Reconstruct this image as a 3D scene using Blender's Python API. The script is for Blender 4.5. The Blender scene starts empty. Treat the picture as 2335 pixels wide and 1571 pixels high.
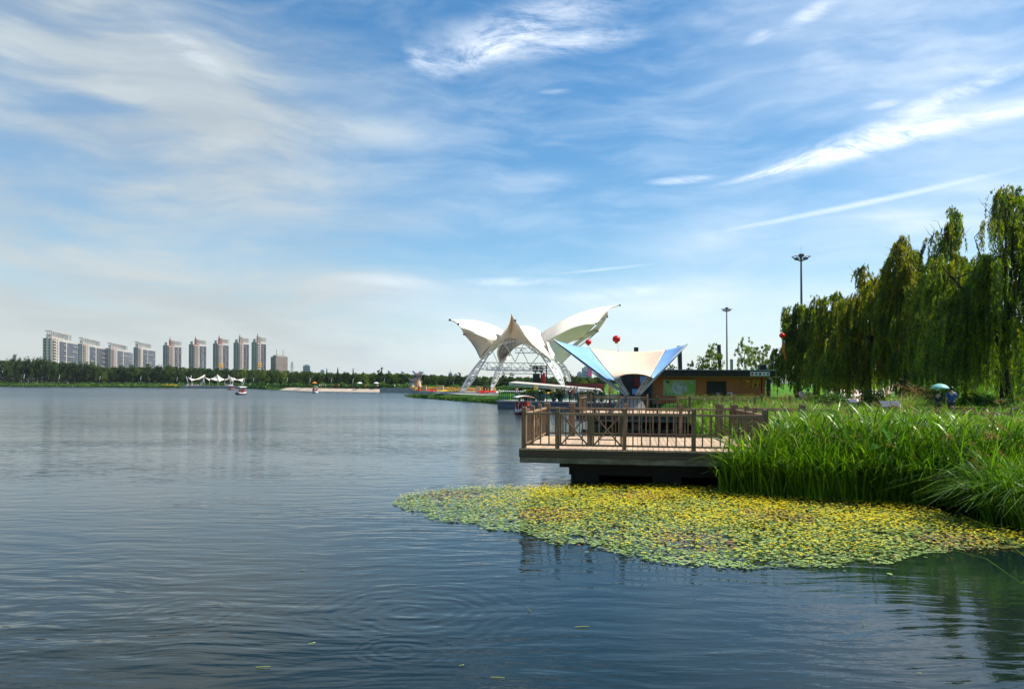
import bpy, bmesh, math, random
import numpy as np
from mathutils import Vector, Matrix, Euler
from mathutils.geometry import tessellate_polygon
random.seed(7); RNG = np.random.default_rng(7)
sc = bpy.context.scene
COL = sc.collection
R = math.radians
# ------------------------------------------------------------------ camera
PW, PH, F, H0 = 2335.0, 1571.0, 1764.0, 2.8      # photo size, focal length in photo pixels, eye height over the water
CX, CY, ROLL = 1167.5, 877.4, math.atan(0.0055)
cam = bpy.data.cameras.new('camera'); cam.sensor_width = 36.0; cam.lens = 36.0*F/PW
cam.shift_y = (CY-PH/2)/PW; cam.clip_start = 0.1; cam.clip_end = 30000
co = bpy.data.objects.new('camera', cam); COL.objects.link(co)
co.matrix_world = Matrix.Translation((0, 0, H0)) @ Matrix.Rotation(math.pi/2, 4, 'X') @ Matrix.Rotation(ROLL, 4, 'Z')
sc.camera = co
sc.view_settings.view_transform = 'Standard'; sc.view_settings.look = 'None'
sc.view_settings.exposure = 0.62; sc.view_settings.gamma = 1.0; sc.view_settings.use_curve_mapping = False
sc.cycles.max_bounces = 6; sc.cycles.diffuse_bounces = 2; sc.cycles.glossy_bounces = 3; sc.cycles.transmission_bounces = 4
sc.cycles.transparent_max_bounces = 6; sc.cycles.volume_bounces = 0
sc.cycles.caustics_reflective = False; sc.cycles.caustics_refractive = False
sc.cycles.sample_clamp_indirect = 4.0

def P(px, py, Y):
    """the point at depth Y that the photograph shows at (px, py)"""
    dx, dy = px-CX, py-CY
    c, s = math.cos(ROLL), math.sin(ROLL)
    return Vector(((dx*c+dy*s)*Y/F, Y, H0-(-dx*s+dy*c)*Y/F))
def PZ(px, py, z=0.0):
    """the point at height z that the photograph shows at (px, py), below the horizon"""
    dx, dy = px-CX, py-CY
    c, s = math.cos(ROLL), math.sin(ROLL)
    Y = (H0-z)*F/(-dx*s+dy*c)
    return P(px, py, Y)
def PX(px, Y):
    return (px-CX)*Y/F

# ------------------------------------------------------------------ world and sun
SUN_AZ, SUN_EL = R(85), R(54)                     # azimuth from the viewing direction towards the right
world = bpy.data.worlds.new('World'); sc.world = world; world.use_nodes = True
wt = world.node_tree; wt.nodes.clear()
class T:
    def __init__(s, tree): s.t = tree
    def node(s, typ, **kw):
        n = s.t.nodes.new(typ)
        for k, v in kw.items(): setattr(n, k, v)
        return n
    def set(s, sock, v):
        if isinstance(v, bpy.types.NodeSocket): s.t.links.new(v, sock)
        elif v is not None: sock.default_value = v
    def m(s, op, a, b=None, c=None, clamp=False):
        n = s.node('ShaderNodeMath', operation=op, use_clamp=clamp)
        s.set(n.inputs[0], a)
        if b is not None: s.set(n.inputs[1], b)
        if c is not None: s.set(n.inputs[2], c)
        return n.outputs[0]
    def vm(s, op, a, b=None, out=0):
        n = s.node('ShaderNodeVectorMath', operation=op)
        s.set(n.inputs[0], a)
        if b is not None: s.set(n.inputs[1], b)
        return n.outputs[out]
    def mapping(s, v, loc=(0,0,0), rot=(0,0,0), scale=(1,1,1), typ='POINT'):
        n = s.node('ShaderNodeMapping', vector_type=typ)
        s.set(n.inputs['Vector'], v); n.inputs['Rotation'].default_value = rot; n.inputs['Scale'].default_value = scale
        n.inputs['Location'].default_value = loc
        return n.outputs[0]
    def noise(s, v, scale, detail=3, rough=0.5, dist=0.0, out=0, dims='3D'):
        n = s.node('ShaderNodeTexNoise', noise_dimensions=dims)
        s.set(n.inputs['Vector'], v); n.inputs['Scale'].default_value = scale; n.inputs['Detail'].default_value = detail
        n.inputs['Roughness'].default_value = rough; n.inputs['Distortion'].default_value = dist
        return n.outputs[out]
    def rng(s, v, a, b, c=0.0, d=1.0, smooth=True):
        n = s.node('ShaderNodeMapRange', interpolation_type='SMOOTHSTEP' if smooth else 'LINEAR')
        s.set(n.inputs[0], v)
        for i, x in enumerate((a, b, c, d)): n.inputs[1+i].default_value = x
        return n.outputs[0]
    def mix(s, f, a, b, blend='MIX'):
        n = s.node('ShaderNodeMix', data_type='RGBA', blend_type=blend)
        s.set(n.inputs[0], f)
        for i, v in ((6, a), (7, b)):
            s.set(n.inputs[i], v if isinstance(v, bpy.types.NodeSocket) else (*v[:3], 1.0))
        return n.outputs[2]
    def comb(s, x, y, z=0.0):
        n = s.node('ShaderNodeCombineXYZ')
        for i, v in enumerate((x, y, z)): s.set(n.inputs[i], v)
        return n.outputs[0]
W = T(wt)
sky = W.node('ShaderNodeTexSky', sky_type='NISHITA'); sky.sun_disc = False
sky.sun_elevation = SUN_EL; sky.sun_rotation = SUN_AZ; sky.altitude = 0; sky.air_density = 1.0; sky.dust_density = 0.6; sky.ozone_density = 1.6
hs = W.node('ShaderNodeHueSaturation'); hs.inputs['Saturation'].default_value = 1.34; hs.inputs['Hue'].default_value = 0.494; hs.inputs['Value'].default_value = 1.0
wt.links.new(sky.outputs[0], hs.inputs['Color'])
tc = W.node('ShaderNodeTexCoord'); d3 = tc.outputs['Generated']
sx = W.node('ShaderNodeSeparateXYZ'); wt.links.new(d3, sx.inputs[0])
az = W.m('ARCTAN2', sx.outputs[0], sx.outputs[1]); el = W.m('ARCSINE', sx.outputs[2])
ae = W.comb(az, el)
def dirpx(px, py):
    v = P(px, py, 100.0)-Vector((0, 0, H0)); v.normalize()
    return math.atan2(v.x, v.y), math.asin(v.z)
def blob(px, py, rx, ry, ang, amp, soft=1.0, vec=None):
    """a soft patch of cloud round a direction: semi-axes in photo pixels, tilt in degrees (positive = rising to the right)"""
    a0, e0 = dirpx(px, py)
    v = W.mapping(vec or ae, (a0, e0, 0), (0, 0, R(ang)), (rx/F, ry/F, 1), 'TEXTURE')
    l = W.vm('LENGTH', v, out=1)
    return W.rng(l, 1.0, 1.0-soft, 0.0, amp)
def addall(lst):
    s = lst[0]
    for x in lst[1:]: s = W.m('ADD', s, x)
    return s
# large soft veil: streaks fanning out on the left, thinning to the right
warp = W.noise(W.mapping(ae, scale=(1.0, 1.4, 1)), 3.2, 2, 0.5, out=1)
wv = W.vm('ADD', ae, W.vm('MULTIPLY', W.vm('SUBTRACT', warp, (0.5, 0.5, 0.5)), (0.22, 0.10, 0)))
st1 = W.noise(W.mapping(wv, rot=(0, 0, R(14)), scale=(1.5, 7.0, 1)), 1.5, 4, 0.5)
st2 = W.noise(W.mapping(wv, (3, 1, 0), (0, 0, R(-9)), (2.2, 12.0, 1)), 2.0, 5, 0.55)
fine = W.noise(W.mapping(wv, (5, 2, 0), (0, 0, R(-10)), (5.0, 24.0, 1)), 1.6, 6, 0.62)
soft = W.noise(W.mapping(wv, (9, 4, 0), (0, 0, R(-12)), (2.0, 6.5, 1)), 1.7, 5, 0.55)
veil_mask = addall([blob(330, 560, 900, 430, -10, 0.60), blob(150, 60, 900, 280, -14, 0.70), blob(430, 200, 420, 190, -28, 0.42),
                    blob(-300, 500, 900, 900, 0, 0.34), blob(860, 650, 460, 70, 2, 0.5), blob(300, 800, 1100, 190, 0, 0.34),
                    blob(1000, 500, 420, 60, 2, 0.42), blob(850, 300, 330, 60, -2, 0.40), blob(1900, 520, 620, 90, 3, 0.62),
                    blob(2100, 120, 600, 210, -14, 0.48), blob(1500, 690, 700, 80, 2, 0.55), blob(2050, 620, 700, 330, 0, 0.20),
                    blob(2250, 330, 420, 300, 20, 0.30), blob(1150, 425, 260, 42, 6, 0.28), blob(1650, 250, 420, 190, 25, 0.12),
                    blob(20, 390, 420, 60, -16, -0.22), blob(60, 640, 330, 50, -10, -0.30), blob(420, 310, 500, 60, -8, -0.20), blob(300, 705, 420, 22, -6, -0.2)])
veil = W.m('MULTIPLY', veil_mask, W.rng(W.m('ADD', W.m('MULTIPLY', st1, 0.62), W.m('MULTIPLY', st2, 0.38)), 0.36, 0.61, 0.30, 1.18))
# small bright wisps
wis = addall([blob(1190, 75, 330, 80, 14, 0.8, 1.0), blob(1100, 120, 190, 36, 22, 0.5, 1.0), blob(960, 140, 60, 30, -30, 0.5, 0.9), blob(1340, 95, 180, 34, 6, 0.55, 0.9),
              blob(1850, 30, 90, 22, 18, 0.7, 0.9), blob(1735, 82, 50, 16, 14, 0.6, 0.9),
              blob(1930, 338, 250, 40, 12, 1.2, 1.0), blob(2200, 280, 320, 27, 6, 0.9, 1.0), blob(2060, 305, 200, 34, 12, 0.4, 1.0), blob(2150, 225, 210, 24, 14, 0.75, 0.9),
              blob(2010, 240, 50, 12, 2, 0.6, 0.9), blob(1560, 411, 100, 12, 1, 0.7, 0.9), blob(1760, 393, 150, 12, 9, 0.6, 0.9),
              blob(1170, 643, 170, 15, 1, 0.6, 1.0), blob(880, 640, 140, 18, -2, 0.26, 1.0), blob(1265, 209, 50, 8, 3, 0.3, 0.9),
              blob(1420, 668, 180, 18, 5, 0.42, 0.9), blob(440, 120, 110, 36, -28, 0.45, 1.0), blob(1075, 770, 900, 60, 0, 0.16, 1.0)])
curl = W.noise(W.mapping(wv, (1, 7, 0), (0, 0, R(-16)), (1.0, 3.6, 1)), 11.0, 10, 0.72, 0.35)
wisp = W.m('MULTIPLY', wis, W.rng(curl, 0.32, 0.68, 0.0, 0.92))
# old vapour trail
trail = W.m('MULTIPLY', W.m('ADD', blob(1960, 466, 390, 9, 7.6, 0.42, 0.9), blob(1380, 614, 150, 5, 5, 0.25, 0.9)), W.rng(fine, 0.2, 0.6, 0.5, 1.0))
pure = W.m('ADD', W.rng(fine, 0.40, 0.72, 0.0, 0.20), W.rng(soft, 0.44, 0.68, 0.0, 0.20))
horizon = W.rng(el, 0.17, 0.0, 0.0, 0.48)
dens = W.m('ADD', W.m('ADD', veil, pure), horizon, clamp=True)
# cloud tint: greyer on the left, cleaner white to the right
lefttint = W.mix(W.rng(W.m('ADD', W.m('MULTIPLY', soft, 0.6), W.m('MULTIPLY', st2, 0.4)), 0.40, 0.60), (3.0, 3.6, 4.15), (4.25, 4.8, 5.05))
tint = W.mix(W.rng(az, -0.35, 0.15), lefttint, (5.6, 6.5, 7.4))
warm = W.mix(W.rng(W.m('MULTIPLY', W.rng(el, 0.5, 0.1), W.rng(az, -0.05, -0.35)), 0, 1, 0, 0.55), tint, (4.2, 4.35, 4.15))
c1 = W.mix(W.m('MULTIPLY', dens, 0.92), hs.outputs[0], warm)
c2 = W.mix(W.m('ADD', wisp, trail, clamp=True), c1, (8.0, 8.4, 8.9))
bg = W.node('ShaderNodeBackground'); wt.links.new(c2, bg.inputs['Color']); bg.inputs['Strength'].default_value = 0.101
wo = W.node('ShaderNodeOutputWorld'); wt.links.new(bg.outputs[0], wo.inputs['Surface'])
world.cycles.sampling_method = 'MANUAL'; world.cycles.sample_map_resolution = 512
sun = bpy.data.lights.new('sun', 'SUN'); sun.energy = 5.0; sun.angle = R(0.53); sun.color = (1.0, 0.95, 0.86)
so = bpy.data.objects.new('sun', sun); COL.objects.link(so)
sd = Vector((math.sin(SUN_AZ)*math.cos(SUN_EL), math.cos(SUN_AZ)*math.cos(SUN_EL), math.sin(SUN_EL)))
so.rotation_euler = sd.to_track_quat('Z', 'Y').to_euler(); so.location = (0, 0, 60)

# ------------------------------------------------------------------ materials
def mat(name, col, rough=0.7, col2=None, scale=4.0, bump=0.0, bscale=None, metal=0.0, spec=0.5, transl=0.0, stretch=(1,1,1), obj_rand=0.0,
        detail=4, emis=None, isl=0.0, coord='Object', thr=(0.35, 0.65), tcol=None):
    m = bpy.data.materials.new(name); m.use_nodes = True; t = T(m.node_tree)
    b = m.node_tree.nodes['Principled BSDF']; out = m.node_tree.nodes['Material Output']
    tcn = t.node('ShaderNodeTexCoord'); geo = t.node('ShaderNodeNewGeometry')
    v = tcn.outputs[coord] if coord != 'World' else geo.outputs['Position']
    if stretch != (1,1,1): v = t.mapping(v, scale=stretch)
    if col2 is None: col2 = tuple(c*0.78 for c in col)
    n = t.noise(v, scale, detail, 0.6)
    c = t.mix(t.rng(n, thr[0], thr[1]), col, col2)
    if isl > 0:
        r = geo.outputs['Random Per Island']
        c = t.mix(1.0, c, t.mix(r, (1-isl, 1-isl, 1-isl), (1+isl, 1+isl, 1+isl*0.6)), 'MULTIPLY')
    if obj_rand > 0:
        oi = t.node('ShaderNodeObjectInfo').outputs['Random']
        c = t.mix(1.0, c, t.mix(oi, (1-obj_rand, 1-obj_rand*0.9, 1-obj_rand), (1+obj_rand, 1+obj_rand*0.8, 1+obj_rand*0.5)), 'MULTIPLY')
    t.set(b.inputs['Base Color'], c)
    b.inputs['Roughness'].default_value = rough; b.inputs['Metallic'].default_value = metal
    b.inputs['Specular IOR Level'].default_value = spec
    if bump > 0:
        bn = t.node('ShaderNodeBump'); bn.inputs['Distance'].default_value = bump; bn.inputs['Strength'].default_value = 1.0
        t.set(bn.inputs['Height'], t.noise(v, bscale or scale*3, 5, 0.6)); t.set(b.inputs['Normal'], bn.outputs[0])
    if emis: b.inputs['Emission Color'].default_value = (*emis[:3], 1); b.inputs['Emission Strength'].default_value = emis[3]
    if transl > 0:
        tr = t.node('ShaderNodeBsdfTranslucent')
        t.set(tr.inputs['Color'], t.mix(1.0, c, tcol or (1.5, 1.6, 0.6), 'MULTIPLY'))
        ms = t.node('ShaderNodeMixShader'); ms.inputs[0].default_value = transl
        m.node_tree.links.new(b.outputs[0], ms.inputs[1]); m.node_tree.links.new(tr.outputs[0], ms.inputs[2])
        m.node_tree.links.new(ms.outputs[0], out.inputs['Surface'])
    return m
M = {}
M['wood'] = mat('weathered_wood', (0.26,0.165,0.092), 0.75, (0.10,0.065,0.038), 3.0, 0.003, 30, stretch=(5,5,0.8), obj_rand=0.22, coord='Object')
M['wood_rail'] = mat('weathered_rail_wood', (0.34,0.225,0.13), 0.7, (0.16,0.105,0.06), 3.0, 0.003, 24, stretch=(0.8,5,5), obj_rand=0.15)
M['plank'] = mat('pale_deck_plank', (0.52,0.36,0.235), 0.75, (0.37,0.255,0.165), 2.2, 0.002, 20, stretch=(6,0.7,6), obj_rand=0.16)  # pale brown boards, tone varying at random per plank
M['fascia'] = mat('dark_fascia_board', (0.075,0.055,0.03), 0.7, (0.03,0.024,0.016), 2.2, 0.004, 14, stretch=(0.6,3,3))  # dark brown base colour for fascia boards and joists
M['concrete'] = mat('stained_concrete', (0.16,0.155,0.12), 0.85, (0.075,0.08,0.055), 2.2, 0.004, 18, stretch=(1,1,2.2), coord='World')
M['pier'] = mat('shade_darkened_concrete', (0.022,0.021,0.018), 0.8, (0.012,0.012,0.011), 2.0, coord='World')  # near-black base colour holds the shade beneath the decks
M['stone'] = mat('pale_stone', (0.50,0.47,0.42), 0.8, (0.36,0.33,0.29), 1.2, coord='World')
M['cream_stone'] = mat('cream_stone', (0.62,0.48,0.26), 0.8, (0.48,0.36,0.18), 1.6)
M['granite'] = mat('grey_granite', (0.13,0.155,0.19), 0.6, (0.09,0.105,0.13), 3.0, coord='World')
M['fabric'] = mat('white_membrane', (0.85,0.79,0.68), 0.55, (0.79,0.72,0.60), 0.5, 0.004, 1.2, spec=0.3, transl=0.22, tcol=(1.0,0.90,0.80), coord='World')
M['fabric_cream'] = mat('cream_membrane', (0.80,0.63,0.46), 0.55, (0.76,0.59,0.42), 0.8, 0.003, 2, spec=0.3, transl=0.15, tcol=(1.0,0.85,0.65), coord='World')
M['fabric_blue'] = mat('sky_blue_membrane', (0.25,0.46,0.80), 0.5, (0.22,0.42,0.75), 0.8, spec=0.3, transl=0.12, tcol=(0.9,1.0,1.2), coord='World')
M['white_metal'] = mat('white_painted_steel', (0.74,0.74,0.72), 0.4, (0.62,0.62,0.60), 1.0, coord='World')
M['black_metal'] = mat('black_painted_steel', (0.02,0.022,0.026), 0.45, (0.03,0.03,0.034), 2.0, coord='World')
M['dark_metal'] = mat('dark_grey_mast_steel', (0.045,0.045,0.055), 0.4, (0.03,0.03,0.04), 1.0, coord='World')
M['grey_metal'] = mat('galvanised_steel', (0.35,0.37,0.39), 0.45, (0.28,0.30,0.32), 2.0, coord='World')
M['grass'] = mat('mown_grass', (0.07,0.16,0.022), 0.95, (0.035,0.085,0.012), 0.55, 0.03, 12, spec=0.1, coord='World', detail=8)
M['lawn'] = mat('bright_lawn', (0.08,0.20,0.018), 0.95, (0.04,0.12,0.010), 0.4, 0.03, 12, spec=0.1, coord='World', detail=8)
M['soil'] = mat('bank_earth', (0.085,0.075,0.04), 0.95, (0.035,0.05,0.015), 0.7, 0.02, 5, coord='World')
M['path'] = mat('pink_sandstone_path', (0.56,0.42,0.35), 0.85, (0.44,0.33,0.28), 0.8, coord='World')
M['asphalt'] = mat('grey_asphalt', (0.09,0.095,0.10), 0.9, (0.06,0.065,0.07), 1.5, coord='World')
M['sand'] = mat('pale_beach_sand', (0.46,0.37,0.28), 0.95, (0.36,0.29,0.22), 0.3, coord='World')
M['red'] = mat('red_paint', (0.55,0.02,0.015), 0.45, (0.45,0.015,0.012), 3)
M['dark_red'] = mat('dark_red_panel', (0.20,0.008,0.008), 0.6, (0.15,0.006,0.006), 2, coord='World')
M['lantern_red'] = mat('red_balloon_skin', (0.78,0.012,0.012), 0.3, (0.70,0.01,0.01), 2, transl=0.2, tcol=(1.2,1,1))
M['gold'] = mat('gold_trim', (0.65,0.38,0.04), 0.5)
M['yellow'] = mat('yellow_paint', (0.70,0.42,0.06), 0.6)
M['pink'] = mat('pink_banner', (0.80,0.08,0.25), 0.6)
M['orange'] = mat('orange_paint', (0.80,0.25,0.01), 0.5)
M['white'] = mat('white_paint', (0.78,0.78,0.76), 0.45, (0.70,0.70,0.68), 2)
M['black'] = mat('black_paint', (0.015,0.015,0.015), 0.6)
M['wall_ochre'] = mat('ochre_render', (0.50,0.165,0.062), 0.85, (0.42,0.135,0.05), 0.7, 0.004, 25, coord='World')
M['eave'] = mat('dark_brown_fascia', (0.022,0.012,0.009), 0.6, (0.014,0.008,0.006), 2, coord='World')
M['glass'] = mat('pale_railing_glass', (0.22,0.36,0.34), 0.1, (0.20,0.33,0.31), 2)
M['dark_glass'] = mat('dark_window_glass', (0.03,0.035,0.05), 0.15, (0.05,0.055,0.075), 0.08, coord='World')
M['blue_glass'] = mat('blue_grey_curtain_glass', (0.10,0.105,0.14), 0.35, (0.07,0.075,0.10), 0.06, coord='World')
M['tower_white'] = mat('pale_tower_render', (0.44,0.405,0.375), 0.8, (0.37,0.34,0.32), 0.05, coord='World')
M['tower_red'] = mat('brick_red_trim', (0.28,0.10,0.085), 0.8, coord='World')
M['tower_brown'] = mat('brown_tower_brick', (0.26,0.20,0.185), 0.85, (0.20,0.15,0.14), 0.1, coord='World')
M['haze_tower'] = mat('haze_tinted_tower_cladding', (0.24,0.30,0.38), 0.7, (0.20,0.26,0.33), 0.05, coord='World')  # distance haze is put into this base colour
M['bark'] = mat('dark_willow_bark', (0.05,0.037,0.026), 0.95, (0.025,0.018,0.013), 3, 0.02, 8, stretch=(3,3,0.5), coord='World')
M['umbrella'] = mat('mint_green_umbrella', (0.30,0.62,0.56), 0.5, (0.26,0.56,0.50), 2, transl=0.25, tcol=(1,1,1))
M['skin'] = mat('skin', (0.50,0.29,0.19), 0.6, (0.46,0.26,0.17), 5)
M['hair'] = mat('black_hair', (0.012,0.010,0.009), 0.5)
M['navy'] = mat('blue_tshirt_cloth', (0.018,0.065,0.22), 0.8); M['darkcloth'] = mat('dark_cloth', (0.02,0.02,0.028), 0.85)
M['jeans'] = mat('denim', (0.05,0.08,0.15), 0.85); M['whitecloth'] = mat('white_cloth', (0.72,0.74,0.76), 0.8)
M['redcloth'] = mat('red_life_jacket', (0.75,0.025,0.012), 0.6); M['greycloth'] = mat('grey_cloth', (0.16,0.19,0.19), 0.85)
M['wine'] = mat('wine_red_cloth', (0.12,0.015,0.03), 0.85); M['orangecloth'] = mat('orange_cloth', (0.75,0.20,0.05), 0.8)
M['bench'] = mat('dark_red_bench_wood', (0.12,0.028,0.022), 0.6)
M['panel_grey'] = mat('grey_blue_board', (0.045,0.06,0.09), 0.8)
M['roof_tile'] = mat('red_brown_roof', (0.16,0.055,0.045), 0.85)

def leafmat(name, a, b, tr=0.35, rough=0.5, isl=0.35, tcol=(1.6,1.9,0.5), scale=0.6, obj_rand=0.0, spec=0.35):
    return mat(name, a, rough, b, scale, isl=isl, transl=tr, tcol=tcol, coord='World', obj_rand=obj_rand, spec=spec)
M['reed'] = leafmat('reed_leaf', (0.180,0.310,0.012), (0.070,0.175,0.006), 0.33, 0.38, 0.6, tcol=(1.35,1.5,0.35))
M['reed_pale'] = leafmat('pale_grass_leaf', (0.36,0.40,0.12), (0.20,0.28,0.04), 0.30, 0.45, 0.4, tcol=(1.1,1.2,0.5))
M['plume'] = leafmat('tan_seed_head', (0.36,0.22,0.09), (0.26,0.16,0.06), 0.3, 0.8, 0.3, tcol=(1.3,1.1,0.7))
M['willow'] = leafmat('willow_leaf', (0.21,0.265,0.016), (0.10,0.14,0.009), 0.48, 0.45, 0.6, tcol=(1.5,1.7,0.4))
M['willow_gold'] = leafmat('yellowing_willow_leaf', (0.34,0.28,0.018), (0.19,0.185,0.012), 0.48, 0.45, 0.5, tcol=(1.4,1.5,0.4))
M['pad'] = leafmat('floating_leaf', (0.25,0.33,0.095), (0.15,0.23,0.05), 0.05, 0.36, 0.40, scale=1.2)
M['pad_red'] = leafmat('reddish_floating_leaf', (0.26,0.13,0.075), (0.19,0.14,0.055), 0.05, 0.42, 0.3, scale=1.2)
M['petal'] = leafmat('yellow_petal', (0.92,0.76,0.006), (0.88,0.66,0.004), 0.2, 0.5, 0.15, tcol=(1.1,1,0.5))
M['bigleaf'] = leafmat('broad_green_leaf', (0.06,0.20,0.02), (0.05,0.17,0.018), 0.35, 0.35, 0.1)
M['crown_dark'] = leafmat('dark_crown_leaf', (0.034,0.060,0.014), (0.018,0.036,0.009), 0.22, 0.6, 0.5, scale=0.25, obj_rand=0.3)
M['crown_mid'] = leafmat('green_crown_leaf', (0.055,0.095,0.014), (0.03,0.058,0.009), 0.28, 0.6, 0.5, scale=0.25, obj_rand=0.3)
M['crown_pale'] = leafmat('yellow_green_crown_leaf', (0.13,0.17,0.02), (0.075,0.105,0.014), 0.3, 0.6, 0.45, scale=0.25, obj_rand=0.2)
M['crown_young'] = leafmat('airy_tree_leaf', (0.20,0.24,0.03), (0.12,0.155,0.018), 0.4, 0.6, 0.45, scale=0.25)
M['straw'] = leafmat('dead_straw', (0.42,0.33,0.15), (0.30,0.22,0.10), 0.2, 0.7, 0.3, tcol=(1,1,.8))
M['reed_dark'] = leafmat('dark_reed_leaf', (0.070,0.150,0.010), (0.035,0.085,0.006), 0.25, 0.4, 0.5, tcol=(1.3,1.5,.35))
M['willow_dark'] = leafmat('shaded_willow_leaf', (0.075,0.125,0.012), (0.035,0.065,0.007), 0.35, 0.5, 0.5)
M['hedge'] = leafmat('hedge_leaf', (0.06,0.14,0.014), (0.03,0.085,0.009), 0.25, 0.6, 0.4, scale=0.4)
M['fl_red'] = leafmat('red_flowers', (0.70,0.02,0.012), (0.6,0.015,0.01), 0.15, 0.6, 0.3, tcol=(1,1,1))
M['fl_yellow'] = leafmat('yellow_flowers', (0.75,0.50,0.02), (0.6,0.42,0.02), 0.15, 0.6, 0.3, tcol=(1,1,1))
M['fl_orange'] = leafmat('orange_brown_flowers', (0.45,0.17,0.03), (0.25,0.20,0.03), 0.15, 0.6, 0.3, tcol=(1,1,1))

def clear_glass(name, col, clear):
    m = bpy.data.materials.new(name); m.use_nodes = True; t = T(m.node_tree); b = m.node_tree.nodes['Principled BSDF']
    b.inputs['Base Color'].default_value = (*col, 1); b.inputs['Roughness'].default_value = 0.08
    tr = t.node('ShaderNodeBsdfTransparent'); tr.inputs[0].default_value = (0.80,0.95,0.90,1); ms = t.node('ShaderNodeMixShader'); ms.inputs[0].default_value = clear
    m.node_tree.links.new(b.outputs[0], ms.inputs[1]); m.node_tree.links.new(tr.outputs[0], ms.inputs[2]); m.node_tree.links.new(ms.outputs[0], m.node_tree.nodes['Material Output'].inputs['Surface']); return m
M['glass'] = clear_glass('clear_green_glass', (0.10,0.20,0.18), 0.72)
# ------------------------------------------------------------------ helpers
def tag(o, label=None, cat=None, group=None, kind=None):
    if label: o['label'] = label
    if cat: o['category'] = cat
    if group: o['group'] = group
    if kind: o['kind'] = kind
    return o
def thing(name, label, cat, loc=(0,0,0), rz=0.0, group=None, world=True):
    """an Empty at the thing's base; world=True: its parts are given in world coordinates"""
    e = bpy.data.objects.new(name, None); COL.objects.link(e); e.location = loc; e.rotation_euler = (0, 0, rz)
    e.empty_display_size = 0.3
    tag(e, label, cat, group)
    WLD[e.name] = world
    return e
WLD = {}
def link(name, me, parent=None, m=None, smooth=False):
    o = bpy.data.objects.new(name, me); COL.objects.link(o)
    if m is not None and len(me.materials) == 0: me.materials.append(m)
    if smooth: me.polygons.foreach_set('use_smooth', [True]*len(me.polygons))
    if parent is not None:
        o.parent = parent
        if WLD.get(parent.name): o.location = -Vector(parent.location)
    return o
def copytree(o, parent=None):
    c = o.copy(); COL.objects.link(c); c.parent = parent
    if o.name in WLD: WLD[c.name] = WLD[o.name]
    for ch in o.children: copytree(ch, c)
    return c
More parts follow.
